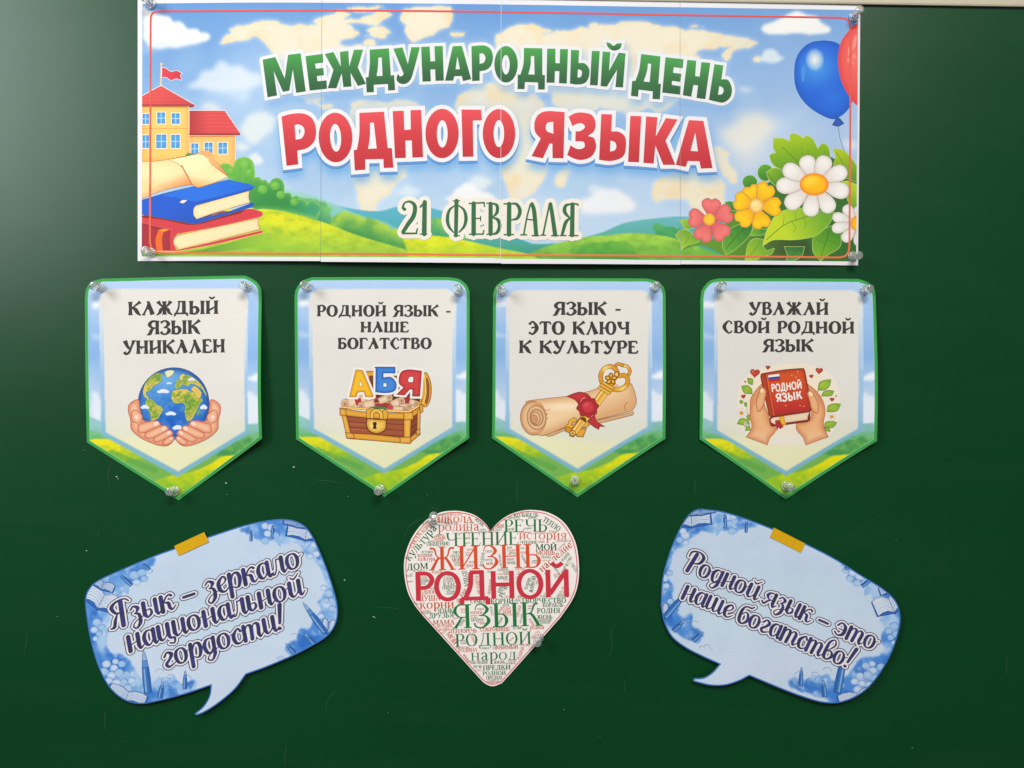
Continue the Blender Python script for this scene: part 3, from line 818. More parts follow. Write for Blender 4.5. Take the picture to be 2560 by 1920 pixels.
# ---- sky, map, clouds and hills, washed in
cv = Canvas(350, 0, 2150, 662, 2.6)
X, Y = cv.X, cv.Y
t = np.clip(Y/560, 0, 1)[..., None]; rt = np.clip((X-1500)/500, 0, 1)[..., None]
cv.C = np.array([98,148,206.])*(1-t) + np.array([184,208,230.])*t
cv.C = cv.C*(1-.45*rt*t**.5) + np.array([196,206,230.])*.45*rt*t**.5
cv.put(np.clip(vnoise(X,Y,160,3)-.35,0,1)*.8*np.clip(Y/200,0,1), (225,232,240))
MAPS = ["548,110 557,103 566,90 580,82 572,76 598,66 ~659,55 ~693,55 722,64 760,62 795,66 794,58 812,50 830,44 845,52 ~862,60 880,66 900,88 881,94 ~857,101 852,111 ~870,118 907,112 915,135 912,165 880,200 ~850,220 ~800,235 813,250 ~800,252 ~800,262 833,262 ~834,272 811,274 794,262 775,260 756,243 720,215 700,180 683,132 664,108 ~636,94 609,104 557,111",
 zC("1080,133 1200,105 1140,62 1200,40 1300,20 1350,50 1420,90 1360,110 1340,160 1280,155 1170,120"), zC("1120,180 1160,150 1220,160 1260,210 1200,235 1120,225"),
 "780,58 800,45 830,38 860,30 880,40 860,52 900,50 930,36 960,30 985,38 960,52 940,66 900,60 870,62 840,56 810,60", "870,22 910,18 960,20 930,28 890,32",
 "1010,24 1060,18 1125,16 1131,40 1125,70 1100,76 1080,92 1045,103 1030,108 1016,92 1010,78 1018,66 1000,50",
 zD("110,97 ~180,92 262,100 ~255,128 200,140 125,136"),
 "1237,103 1242,90 1254,86 ~1278,68 ~1317,62 1343,67 1380,78 1370,84 1354,82 1362,90 1389,80 1425,76 1450,70 1476,74 1470,66 1486,58 1500,64 1503,60 1530,64 1560,56 1638,60 1660,68 1696,70 1700,76 1739,77 1797,87 1830,90 1860,94 1877,99 1899,108 1877,119 1850,125 1829,130 1822,152 1813,157 1805,140 1812,128 1828,116 1797,118 1788,125 1756,123 1735,137 1752,142 1745,150 1720,160 1700,250 1662,276 1640,285 1620,268 1600,280 1575,310 1560,280 1530,276 1500,268 1480,285 1450,280 1420,300 1400,270 1384,262 1380,240 1340,232 1300,228 1264,232 1240,220 1230,180 1240,150",
 "1138,267 ~1150,245 1172,226 1206,209 ~1250,212 1264,234 1300,242 1341,238 1360,267 ~1375,300 1400,320 ~1380,370 1370,400 1372,422 1358,445 ~1345,470 ~1315,498 1278,498 1266,460 1254,431 ~1262,400 ~1240,350 1180,345 ~1145,310",
 zD("1220,1540 1340,1480 1352,1500 1310,1620 1290,1700 1230,1700 1195,1640"),
 "880,262 ~910,250 ~960,258 ~1000,250 1035,258 1070,280 ~1072,340 ~1050,400 ~1021,420 ~1016,441 1003,448 984,470 982,485 965,494 946,510 940,530 945,540 943,550 911,540 ~897,500 ~890,470 ~880,430 ~870,380 ~868,320",
 "1633,460 ~1655,446 ~1690,432 ~1730,430 ~1786,440 1811,466 ~1811,491 ~1799,530 1775,545 1745,537 ~1728,518 1718,505 1708,496 1690,498 1672,498 1640,508 1632,490",
 zG("580,200 ~640,195 742,270 722,300 ~760,400 ~820,480 ~812,560 770,582 700,510 ~650,430 ~600,330"), zE("1430,1280 1530,1340 1520,1420 1440,1400"),
 zE("1130,10 ~1180,8 ~1230,20 ~1180,38 1130,28"), zE("1255,25 1295,28 1290,38 1255,36"), zE("1780,380 ~1830,350 1866,330 1866,400 1800,390"),]
land = np.zeros_like(X)
cv.X = X + (vnoise(X, Y, 16, 31)-.5)*13; cv.Y = Y + (vnoise(X, Y, 16, 32)-.5)*11      # ragged coasts
for s in MAPS: land = np.maximum(land, cv.poly(s))
cv.X = X + (vnoise(X, Y, 22, 33)-.5)*9; cv.Y = Y + (vnoise(X, Y, 22, 34)-.5)*8
rim = np.clip(land - cv.blur(land, 9), 0, 1)
tint = vnoise(X, Y, 60, 9)
fade = np.clip(1.05 - .35*np.exp(-((Y-290)/70)**2) - .25*np.clip((X-1650)/400,0,1), 0, 1)
cv.put(land*fade, (232,223,200))
cv.put(land*fade*np.clip((tint-.5)*4,0,1)*.55, (236,204,150))
cv.put(rim*fade*.55, (240,205,135))
outer = np.clip(cv.blur(land, 4) - land, 0, 1); cv.put(outer*.8*fade, (235,238,240))
# clouds
def cl(s, col=(238,236,232), a=1.0, blur=3.0): cv.put(cv.poly(s, blur)*a, col)
cl(zA("170,80 ~250,130 ~340,168 ~450,195 ~500,248 ~570,240 ~640,275 ~660,318 ~760,325 ~810,365 ~880,365 ~925,420 ~860,465 ~700,500 ~400,540 ~250,520 170,430"), blur=2)
cv.put(cv.poly(zA("165,430 ~400,450 ~700,470 ~850,470 ~700,505 ~400,540 165,600"), 8)*.5, (200,214,228))
cl(zA("640,970 ~700,920 ~780,880 ~830,790 ~940,770 ~1000,700 ~1080,680 ~1160,740 ~1250,735 ~1350,800 ~1480,830 ~1560,900 ~1400,980 ~1250,1000 ~900,1000"), (225,230,232), .75, 5)
cl(zA("850,990 ~1100,960 ~1350,1000 ~1330,1100 ~1280,1150 ~1150,1080 ~950,1030"), (215,228,236), .5, 8)
cl(zA("790,1200 ~850,1145 ~920,1140 ~1000,1180 ~1040,1240 ~900,1240"), (228,230,225), .7, 4)
cl(zA("1240,1420 ~1320,1300 ~1420,1250 ~1520,1250 ~1640,1310 ~1640,1400 ~1560,1480 ~1500,1540 ~1400,1600 ~1300,1560"), (230,232,225), .75, 6)
cl(zB("1200,60 ~1350,120 ~1330,150 ~1250,180 1200,150"), (232,232,225), .8, 4); cl(zB("1340,240 ~1420,190 ~1500,290 ~1420,330 ~1380,290"), (232,232,228), .8, 3)
cl(zF("1070,300 ~1110,260 ~1190,235 ~1230,220 ~1290,190 ~1350,150 ~1450,118 ~1550,160 ~1640,175 ~1690,240 ~1760,260 ~1785,310 ~1740,350 ~1600,362 ~1400,350 ~1200,360 ~1100,335"), blur=2)
cl(zF("980,620 ~1080,580 ~1120,525 ~1220,520 ~1260,575 ~1320,602 ~1200,645 ~1080,640"), (222,230,232), .85, 3)
cl(zF("820,920 ~900,905 ~1000,915 ~900,945"), (235,235,230), .7, 4)
cl(zF("620,1330 ~780,1300 ~850,1200 ~1000,1170 ~1130,1190 ~1180,1260 ~1270,1220 ~1200,1330 ~1100,1450 ~900,1560 ~700,1450"), (238,230,210), .8, 14)
cl(zG("650,100 ~900,60 ~1150,180 ~1050,350 ~1000,420 ~850,480 ~780,330"), (226,224,218), .6, 22)
cl(zG("1900,130 ~2000,120 ~2060,160 ~2050,210 ~1930,220"), (228,230,232), .6, 5)
cl(zH("1000,110 ~1020,40 ~1100,5 ~1180,30 ~1220,60 ~1160,120 ~1130,150 ~1010,140"), (226,232,230), .8, 4)
cl(zH("775,215 ~850,180 ~900,120 ~980,80 ~1050,95 ~1100,145 ~1200,165 ~1255,215 ~1260,260 ~1000,260"), (238,236,236), .95, 2)
cl(zH("310,170 ~400,130 ~430,95 ~480,110 ~560,155 ~480,200 ~400,190"), (222,232,236), .7, 5)
cl(zH("1990,260 ~2030,220 ~2110,200 ~2150,150 ~2240,120 ~2400,150 ~2520,260 ~2500,330 ~2200,360 ~2040,350"), (238,236,236), .9, 4)
cl(zH("2090,150 ~2120,90 ~2200,110 ~2180,160"), (225,234,232), .7, 4)
cl(zH("1300,250 ~1700,220 ~2000,330 ~2000,420 ~1400,400"), (222,228,238), .6, 20)
cv.X, cv.Y = X, Y
# soft blue shadow of the lettering
mg = cv.mask(halo_g); mr_ = cv.mask(halo_r)
def shift(m, dx, dy):
    return np.roll(np.roll(m, int(round(dy/cv.step)), 0), int(round(dx/cv.step)), 1)
cv.put(cv.blur(shift(mg, 5, 14), 9)*.75, (112,164,216))
cv.put(cv.blur(mg, 8)*.55, (226,226,236))
cv.put(cv.blur(shift(mr_, 2, 20), 10)*.85, (104,164,220))
cv.put(cv.blur(shift(mr_, 0, 0), 6)*.4, (150,190,226))
# hills
def hill(s, c0, c1, y0, y1, blur=0, namp=0, nsc=30, dark=(60,120,50)):
    m = cv.poly(s, blur); k = np.clip((Y-y0)/(y1-y0), 0, 1)[..., None]
    c = np.array(c0, float)*(1-k) + np.array(c1, float)*k
    if namp:
        n = np.clip((vnoise(X, Y*1.8, nsc, 7)-.5)*3, -1, 1)[..., None]*namp
        c = c*(1-np.clip(n,0,1)) + np.array(dark)*np.clip(n,0,1); c = c*(1+np.clip(-n,0,1)*.15)
    cv.C = cv.C*(1-m[...,None]) + c*m[...,None]
def bumps(pts, r0, r1, seed):
    rr = random.Random(seed); out = []
    for a, b in zip(pts, pts[1:]):
        L = math.hypot(b[0]-a[0], b[1]-a[1]); k = max(1, int(L/(r0*.9)))
        for i in range(k):
            f = (i+rr.random()*.5)/k; r = rr.uniform(r0, r1)
            out.append([ell(a[0]+(b[0]-a[0])*f, a[1]+(b[1]-a[1])*f, r, r, 14)])
    return out
hill("780,500 ~860,520 ~943,531 ~995,519 ~1030,516 ~1063,519 ~1112,532 ~1200,560 ~1300,600 ~1340,640 780,640", (92,176,196), (70,160,160), 515, 620)
hill("1320,640 ~1400,612 ~1500,585 ~1560,560 ~1640,548 ~1720,543 2000,545 2000,640", (110,182,190), (70,165,140), 540, 620)
hill(zB("1735,590 ~1850,620 ~2030,660 ~2212,730").replace(' 0,0','') + " 900,540 ~960,556 ~1000,575 1060,600 1100,640 700,640 700,470", (158,208,196), (120,190,180), 480, 560)
def trees(line, base, c_hi, c_lo, r0, r1, seed):
    m = cv.mask(bumps(line, r0, r1, seed) + [[np.array(line + base, float)]])
    n = np.clip((vnoise(X, Y, 22, seed)-.42)*4, 0, 1)[..., None]
    rel = np.interp(X, [p[0] for p in line], [p[1] for p in line])
    k = np.clip((Y-rel+6)/45, 0, 1)[..., None]
    c = np.array(c_hi, float)*(1-k) + np.array(c_lo, float)*k; c = c*(1-.45*n) + np.array(c_lo, float)*.45*n
    cv.C = cv.C*(1-m[..., None]) + c*m[..., None]
trees([(700,500),(760,508),(800,512),(825,528)], [(840,570),(700,570)], (130,195,110), (62,150,105), 7, 13, 4)
trees([(838,560),(862,540),(900,553),(930,560),(960,575),(1000,590),(1050,625)], [(1060,650),(840,640)], (170,205,70), (62,145,75), 7, 14, 5)
trees([(1075,560),(1100,556),(1120,572),(1150,590),(1200,605),(1260,622)], [(1300,650),(1075,650)], (150,200,80), (55,150,110), 6, 11, 6)
hill("1140,600 ~1230,600 ~1300,610 ~1370,612 ~1450,605 ~1500,590 1500,650 1140,650", (80,170,160), (60,150,120), 595, 640)
trees([(1640,570),(1660,575),(1690,582),(1720,590)], [(1740,640),(1620,640)], (90,175,100), (40,140,85), 6, 11, 8)
hill("1320,638 ~1375,616 ~1453,597 ~1500,592 ~1600,585 ~1690,600 1800,640 2150,640 2150,662 1320,662", (165,205,70), (95,170,60), 590, 650, 0, .5, 22, (80,150,50))
trees([(1430,632),(1460,622),(1500,618),(1540,614),(1580,625)], [(1600,655),(1430,655)], (110,180,60), (60,150,60), 6, 12, 9)
hill("355,540 500,530 ~600,524 ~659,524 ~704,528 ~761,543 ~820,561 ~900,592 ~1036,633 ~1060,645 1060,662 355,662", (226,222,30), (150,195,60), 545, 640, 0, .5, 24, (120,170,50))
hill("1010,600 ~1076,592 ~1144,600 ~1253,624 ~1320,638 ~1345,650 1345,662 1030,662 1020,630", (222,222,25), (170,205,50), 600, 650, 0, .4, 24, (130,180,50))
cv.put(cv.poly("520,640 ~640,560 ~700,600 ~820,640 ~900,645 520,655", 20)*.5, (130,185,55))
cv.emit(BN, "printed_landscape", PRINT, layer=1.5)

# ---- school, books and bushes
d = Drawing(320, 0, .22604, 5); B = 1504.0
def bB(s):   # from the lower tracing to the upper one
    o = []
    for t_ in s.split():
        sm = '~' if t_[0] == '~' else ''; v = [float(q) for q in t_.lstrip('~').split(',')]
        o.append("%s%g,%g" % (sm, v[0], v[1]+B) + (",%g" % v[2] if len(v) > 2 else ""))
    return ' '.join(o)
cream = (238,240,238)
d.line("372,715,14 368,955,18", (226,205,160)); d.loop(ell(374,712,15,15,10), (232,200,120))
d.loop("378,752 ~420,755 ~480,795 ~540,785 608,815 585,835 600,895 ~540,878 ~480,895 ~430,862 378,862", (218,66,78), ol=(cream,5), grads=[('l',450,800,600,850,(200,55,65))])
d.loop("157,1165 683,1165 690,1790 157,1790", (246,200,106), edge=((226,160,80),40,.6), ol=(cream,5))
d.loop("683,1490 1197,1490 1197,1860 690,1860", (246,195,112), edge=((232,160,90),50,.6), ol=(cream,5))
d.loop("157,1170 683,1170 683,1195 157,1190", (190,120,60)); d.loop("683,1500 1197,1500 1197,1520 683,1525", (215,140,70))
d.loop("157,1420 683,1420 683,1430 157,1430", (225,165,85))
d.loop("157,1065 ~300,985 372,950 745,1165 735,1190 680,1195 680,1170 157,1172", (224,82,78), ol=(cream,6), grads=[('l',400,1000,700,1190,(206,66,66))])
d.loop("157,1158 745,1160 735,1192 680,1196 680,1176 157,1176", (160,60,62))
for y in (1010,1050,1090,1130): d.line("%g,%g,4 %g,%g" % (372-(y-950)*1.75 if y < 1065 else 160, y+4, 372+(y-950)*1.7, y), (196,62,62))
d.loop("683,1226 1078,1228 1252,1480 1250,1503 683,1503", (220,78,76), ol=(cream,6), grads=[('l',683,1300,800,1300,(222,80,78)), ('l',900,1480,683,1480,(178,55,58))])
for y in (1265,1305,1345,1385,1425,1462): d.line("690,%g,4 %g,%g" % (y, 1075+(y-1228)*.69, y), (188,58,60))
d.loop("683,1480 1252,1482 1250,1504 683,1503", (150,54,56))
def win(x0, y0, x1, y1):
    d.loop("%g,%g %g,%g %g,%g %g,%g" % (x0-8,y0-8,x1+8,y0-8,x1+8,y1+8,x0-8,y1+8), (244,240,228))
    d.loop("%g,%g %g,%g %g,%g %g,%g" % (x0,y0,x1,y0,x1,y1,x0,y1), (86,160,214), edge=((56,120,185),10,.7))
    d.line("%g,%g,7 %g,%g" % ((x0+x1)/2, y0, (x0+x1)/2, y1), (190,222,240), False); d.line("%g,%g,7 %g,%g" % (x0, (y0+y1)/2, x1, (y0+y1)/2), (190,222,240), False)
for w in [(165,1262,237,1375),(328,1248,416,1372),(490,1258,578,1375),(165,1498,237,1640),(318,1492,430,1642),(485,1495,580,1642),(708,1592,786,1712),(856,1584,944,1700),(1010,1584,1104,1708)]: win(*w)
d.loop(bB("630,240 ~660,200 ~700,195 740,240"), (80,150,60))
d.loop(bB("1020,345 ~1060,312 ~1130,318 1168,355 ~1205,275 ~1300,240 ~1385,285 ~1410,380 1412,465 ~1460,465 1495,500 ~1530,495 1570,535 ~1620,480 ~1690,480 ~1735,540 1742,640 ~1800,640 1830,690 ~1880,670 1900,710 ~1960,720 1990,760 ~2050,720 ~2110,760 2160,800 2100,930 ~1900,880 ~1700,835 1500,815 1400,830 1250,600 1120,480"),
       (104,178,66), ol=((150,205,110),4), edge=((140,200,80),30,.5), grads=[('l',1300,1850,1500,2250,(52,140,66)), ('l',1750,2250,2050,2330,(60,155,110))])
for x, y, r in ((1300,330,70),(1350,420,50),(1640,560,55),(1500,600,55),(1150,400,50),(1700,660,50),(1850,740,45)):
    d.loop(ell(x,y+B,r,r*.9,16), (96,172,66), grads=[('r',x-10,y+B-20,r,r,(132,196,78),.7)])
d.line(bB("1300,340,4 1275,500"), (140,195,100))
d.loop(bB("157,1275 ~300,1290 ~700,1280 ~1100,1200 ~1500,1085 ~1600,1100 ~1400,1220 ~900,1300 157,1330"), (106,160,52), grads=[('l',900,2740,1600,2650,(160,200,55))])
d.loop(bB("157,890 720,975 ~1000,900 1310,815 ~1400,815 1505,850 1503,885 1480,905 ~1000,1010 560,1090 ~520,1150 ~540,1250 575,1262 1500,1050 1508,1080 ~1000,1200 590,1275 ~520,1278 300,1275 157,1232"), (214,66,72), ol=((240,200,120),5), grads=[('l',157,2400,600,2420,(214,64,70))])
d.loop(bB("157,905 ~400,930 ~720,990 ~1000,930 1250,865 1310,830 157,880"), (140,36,50))
d.loop(bB("157,965 480,1040 ~470,1150 480,1275 157,1232"), (172,48,56), edge=((150,40,48),30,.5))
d.loop(bB("345,1045 ~400,1032 470,1040 400,1066 ~385,1150 395,1270 325,1262 ~312,1150"), (240,106,40)); d.loop(bB("345,1045 ~400,1030 470,1040 400,1066"), (246,150,50))
d.line(bB("157,960,8 500,1040"), (226,90,90))
d.loop(bB("575,1098 1465,915 ~1455,980 1475,1042 ~1000,1160 575,1262 ~515,1200 ~522,1130"), (247,228,178), edge=((226,190,120),18,.7), ol=((150,50,50),4))
for k in range(6): d.line(bB("%g,%g,3 %g,%g" % (620+30*k, 1122+20*k, 1452+k*3, 940+16*k)), (232,204,150))
d.loop(bB("157,710 ~400,640 750,560 ~800,575 ~1000,520 1120,490 1385,550 ~1402,572 1385,600 ~1100,680 760,770 ~735,820 ~740,900 770,925 ~1100,850 1390,745 ~1412,765 1385,795 ~1000,910 760,980 ~720,975 157,870"), (34,92,204), ol=((60,110,70),3), grads=[('l',500,2250,700,2480,(32,84,190))])
d.loop(bB("370,665 750,560 ~800,575 ~1000,520 1120,490 1385,550 ~1400,562 ~1395,575 ~1100,655 750,735"), (38,112,222), grads=[('l',900,2080,1300,2080,(30,104,214))])
d.line(bB("380,672,5 ~560,690 740,738"), (22,76,176))
d.loop(bB("760,775 1358,612 ~1348,680 1365,745 ~1000,850 770,928 ~735,880 ~735,810"), (247,228,180), edge=((226,190,130),16,.7), ol=((30,70,150),5))
for k in range(5): d.line(bB("%g,%g,3 %g,%g" % (820+30*k, 795+22*k, 1345, 640+22*k)), (234,206,154))
d.loop(bB("578,740 610,713 665,716 625,750"), (240,230,205))
d.loop(bB("157,285 ~300,285 450,265 ~600,235 ~750,205 ~850,170 ~920,180 ~985,290 ~1040,350 1118,458 ~1000,515 ~850,562 ~780,577 ~720,545 ~500,580 ~300,640 157,702"), (248,214,152), ol=((110,100,60),4),
       grads=[('r',350,1900,420,130,(252,232,176),.6), ('l',420,2000,480,2130,(232,150,90))])
d.loop(bB("790,200 ~850,168 ~920,180 ~985,290 ~1010,345 ~960,340 ~900,250"), (240,176,108))
d.loop(bB("450,265 ~600,240 ~800,205 ~880,245 ~950,330 ~1050,410 1118,458 ~1000,512 ~850,560 ~780,574 ~715,530 ~650,410 ~570,320"), (252,228,172), ol=((170,100,60),5), grads=[('r',700,1800,260,130,(253,236,184),.5), ('l',820,1960,800,2075,(242,172,98))])
d.line(bB("600,330,14 ~660,440 720,550"), (206,120,70)); d.line(bB("890,250,6 ~930,330 990,400"), (226,180,120))
d.clip = PRINT
d.emit(BN, "school_and_books_picture", layer=3, grid=4)

# ---- flowers and leaves
d = Drawing(1640, 320, .24412, 5)
d.loop("250,1260 ~400,1160 ~640,1130 700,1000 760,800 ~880,700 ~1000,650 1150,560 1280,430 1500,330 1780,300 2052,420 2050,1372 880,1372 700,1340 660,1300 ~450,1210", (52,108,44), grads=[('r',1300,1250,300,200,(52,62,40),.5), ('l',1500,1100,700,1350,(96,150,40))])
LG = ((196,214,120), 4)
def leaf(s, c0, c1, gx, veins=(), ol=LG):
    d.loop(s, c0, ol=ol, grads=[('l',)+gx+(c1,)])
    for v_ in veins: d.line(v_, tuple(np.array(c1)*.82))
leaf("1197,110 ~1290,112 1362,140 ~1365,85 1385,55 ~1450,75 1500,108 ~1540,85 ~1600,120 1650,215 ~1690,165 ~1730,170 ~1765,210 1780,300 1600,460 1400,490 1225,410 ~1180,370 1150,290 ~1180,268 1218,262 ~1190,200", (162,192,26), (84,150,34), (1400,120,1450,480), ["1285,200,6 1450,360", "1550,230,3 1555,300","1480,200,3 1500,290","1715,230,3 1715,290"])
leaf("1800,215 ~1900,225 ~1990,300 2052,390 2052,560 1900,500 ~1810,420 ~1830,300", (172,196,24), (92,152,40), (1900,250,1950,520), ["1840,250,5 1930,400"])
leaf(ell(1112,465,82,86,20), (96,164,50), (54,128,40), (1090,400,1140,540)); leaf(ell(952,562,76,72,20), (84,156,50), (60,130,40), (930,510,980,620))
leaf("1120,460 ~1200,415 1300,440 1320,560 1240,620 ~1150,540", (140,180,34), (76,140,38), (1150,440,1290,580), ["1130,470,6 1235,600"])
leaf("1850,570 ~1950,545 2052,580 2052,880 ~1990,830 ~1940,700", (176,206,40), (110,168,40), (2000,600,1950,800))
leaf("695,765 ~760,758 830,800 840,860 720,845", (70,150,60), (50,120,50), (720,780,830,850))
leaf("230,955 ~280,950 330,935 370,1030 ~300,1045", (160,196,50), (120,170,50), (240,960,350,1030))
leaf("190,1110 ~240,1055 ~320,1060 435,1170 ~370,1195 ~290,1215 245,1268 ~240,1180", (170,200,54), (110,165,50), (250,1240,350,1080), ["330,1120,5 275,1210"])
leaf("665,1220 ~690,1090 ~800,1010 975,955 ~965,1080 ~860,1200 ~770,1270 705,1308", (110,172,50), (52,128,50), (690,1280,900,1000), ["940,990,6 ~800,1130 700,1250","820,1120,4 860,1180","870,1060,4 920,1100","780,1140,4 750,1090"])
leaf("945,1110 ~1000,1030 1140,1050 ~1080,1100", (120,180,50), (60,135,50), (960,1090,1120,1060))
leaf("895,1372 ~930,1200 ~1000,1140 1090,1150 1082,1210 ~1120,1260 ~1200,1240 1170,1300 1060,1330 1000,1372", (165,196,44), (100,160,44), (940,1350,1150,1180), ["1060,1180,5 930,1340"])
leaf("1300,1220 1512,1220 ~1480,1320 1390,1368 1320,1368 ~1330,1300", (80,158,66), (52,110,50), (1380,1360,1400,1220), ["1440,1250,5 1340,1350"])
leaf("1600,1100 ~1700,1040 ~1860,1000 1892,1180 ~1860,1240 ~1760,1300 1675,1368 ~1600,1280 ~1592,1180", (128,182,40), (66,136,40), (1650,1330,1800,1030), ["1770,1050,6 ~1720,1200 1670,1350","1740,1140,4 1820,1180","1725,1190,4 1650,1150"])
leaf("1085,1212 ~1110,1090 ~1160,980 ~1240,880 ~1400,825 ~1600,840 ~1720,860 1820,865 ~1770,980 ~1640,1100 ~1500,1140 ~1380,1152 ~1250,1150 ~1170,1160", (196,216,40), (110,168,44), (1300,1060,1700,870),
     ["1120,1150,8 ~1300,1000 ~1450,940 1640,880","1290,1000,5 ~1300,940 1300,900","1420,950,5 ~1420,900 1410,870","1380,970,5 ~1420,1030 1400,1070","1500,925,5 ~1530,990 1500,1040"])
def petals(cx, cy, tips, hw, col, ec, notch=False, r0=.12, ol=None):
    for tx, ty in tips:
        L = math.hypot(tx-cx, ty-cy); ux, uy = (tx-cx)/L, (ty-cy)/L; nx, ny = -uy, ux
        prof = [(r0,.18),(.35,.55),(.6,.95),(.82,1.0),(.95,.7)] 
        pts = [(cx+ux*L*a+nx*hw*b, cy+uy*L*a+ny*hw*b) for a, b in prof]
        tip = [(cx+ux*L*1.0+nx*hw*.35, cy+uy*L*1.0+ny*hw*.35), (cx+ux*L*(.93 if notch else 1.01), cy+uy*L*(.93 if notch else 1.01)), (cx+ux*L*1.0-nx*hw*.35, cy+uy*L*1.0-ny*hw*.35)]
        pts2 = [(cx+ux*L*a-nx*hw*b, cy+uy*L*a-ny*hw*b) for a, b in reversed(prof)]
        s = ' '.join("~%g,%g" % p for p in pts+tip+pts2)
        d.loop(s, col, edge=(ec, 22, .75), ol=ol or ((120,110,90), 3), grads=[('r',cx,cy,L*.75,L*.75,ec,1.0)])
petals(545,945,[(560,728),(768,862),(705,1135),(440,1165),(322,925)],96,(240,122,116),(216,90,94),True)
d.loop(ell(535,945,60,62,20), (250,200,50), edge=((226,150,40),16,.7))
petals(1020,805,[(940,598),(1150,580),(1272,815),(1085,1035),(830,985),(788,740)],96,(254,206,20),(238,160,20),True)
d.loop(ell(1016,803,72,72,24), (250,216,130), edge=((224,160,80),16,.8), grads=[('r',1000,780,50,50,(253,232,160),.8)])
petals(1615,580,[(1520,292),(1745,296),(1945,430),(1968,665),(1795,862),(1565,908),(1325,815),(1226,602),(1300,405)],84,(243,238,232),(214,200,190))
d.loop(ell(1612,582,150,116,36), (252,186,22), edge=((240,126,30),26,.8), grads=[('r',1570,540,120,80,(254,216,60),.7)])
petals(2070,980,[(1925,800),(1803,905),(1796,1040),(1910,1160),(2075,1210),(2080,800)],56,(243,238,234),(214,205,195))
d.loop(ell(2062,980,74,80,24), (252,190,30), edge=((240,140,30),16,.8))
d.clip = PRINT
d.emit(BN, "flowers_picture", layer=3, grid=4)

# ---- balloons
d = Drawing(1640, 0, .24412, 8)
d.line("1860,1290,5 ~1875,1400 ~1900,1490 1925,1560", (96,104,120))
d.loop("~1410,760 ~1440,580 ~1560,450 ~1740,420 ~1890,470 ~2010,640 ~2040,850 ~1990,1080 ~1870,1205 ~1760,1215 ~1560,1100 ~1440,940", (30,98,208), edge=((24,84,180),40,.6),
       grads=[('r',1640,700,300,280,(70,150,226),1.2), ('r',1800,1000,180,180,(40,112,216),.8), ('r',1622,615,95,115,(236,236,226),.55)])
d.loop("1500,660 ~1480,760 ~1500,850 ~1525,760 ~1520,690", (70,140,220)); 
d.loop("1838,1212 1875,1212 ~1900,1240 1924,1268 ~1860,1300 1796,1284 ~1820,1245", (40,92,186), edge=((50,60,90),16,.5))
d.loop("~2067,240 ~1960,330 ~1885,450 ~1858,620 ~1885,810 ~1960,970 ~2067,1085 ~2200,1000 ~2300,650 ~2200,300", (228,80,76), edge=((214,60,66),30,.6), grads=[('r',2030,600,160,380,(240,112,100),.9)])
for x, y, a, b_, r in ((1975,520,14,60,10),(2030,440,18,80,12),(1965,620,12,24,0),(2025,580,14,28,0),(2015,650,10,18,0)): d.loop(ell(x,y,a,b_,14,r), (240,140,130))
d.clip = PRINT
d.emit(BN, "balloons_picture", layer=3, grid=4)

# ---- red frame line
Lf = path("377.6,60 ~379,42 ~386,32 402,29.5 ~820,28 ~1254,32 ~1700,39.5 2098,45.5 ~2113,48 ~2122,58 2125,74 2124.5,340 2122,612 ~2120,628 ~2112,640 2096,644.5 ~1700,642 1254,640.5 ~900,637 ~600,635 406,633.5 ~388,630 ~380,620 376.5,604 377,330", 6)
v, t = region(ribbon(np.column_stack([np.vstack([Lf, Lf[:2]]), np.full(len(Lf)+2, 4.6)])), 0)
k = np.clip(v[:,1]/640, 0, 1)[:, None]
build(BN, "red_border_line", v, t, np.array([220,84,82.])*(1-k) + np.array([238,112,76.])*k, 9)

# ---- title lettering
def lettering(sh, name, glyphs, c0, c1, halo, hcol, deep=None, layer=12, label=None, parent=None):
    if deep:
        off, dc = deep
        v, t = region([[l + off for l in p] for p in halo]); build(sh, "lettering_shadow", v, t, dc, layer-1.2, parent)
    v, t = region(halo, 14); h = build(sh, "lettering_outline", v, t, hcol, layer, parent)
    v, t = region([[P_(o)] + [P_(q) for q in H] for o, H in glyphs], 7)
    # each letter fades from top to bottom, following the arc
    y0 = np.full(len(v), 0.0); y1 = np.full(len(v), 1.0)
    best = np.full(len(v), 1e9)
    for o, H in glyphs:
        L = P_(o); cx = L[:,0].mean(); dd = np.abs(v[:,0]-cx) + np.where(member(v, [[L]]), 0, 60)
        m = dd < best; best[m] = dd[m]; y0[m] = L[:,1].min(); y1[m] = L[:,1].max()
    k = np.clip((v[:,1]-y0)/(y1-y0), 0, 1)[:, None]
    return build(sh, name, v, t, np.array(c0, float)*(1-k)**1.3 + np.array(c1, float)*(1-(1-k)**1.3), layer+3, parent, label=label)
lettering(BN, "title_lettering", GREEN, (72,160,74), (44,92,56), halo_g, (228,228,230), layer=12, label="green title letters reading МЕЖДУНАРОДНЫЙ ДЕНЬ")
lettering(BN, "title_lettering", RED, (228,78,84), (192,46,54), halo_r, (233,230,231), deep=(np.array([-.5, 6.5]), (92,146,206)), layer=12, label="red title letters reading РОДНОГО ЯЗЫКА")

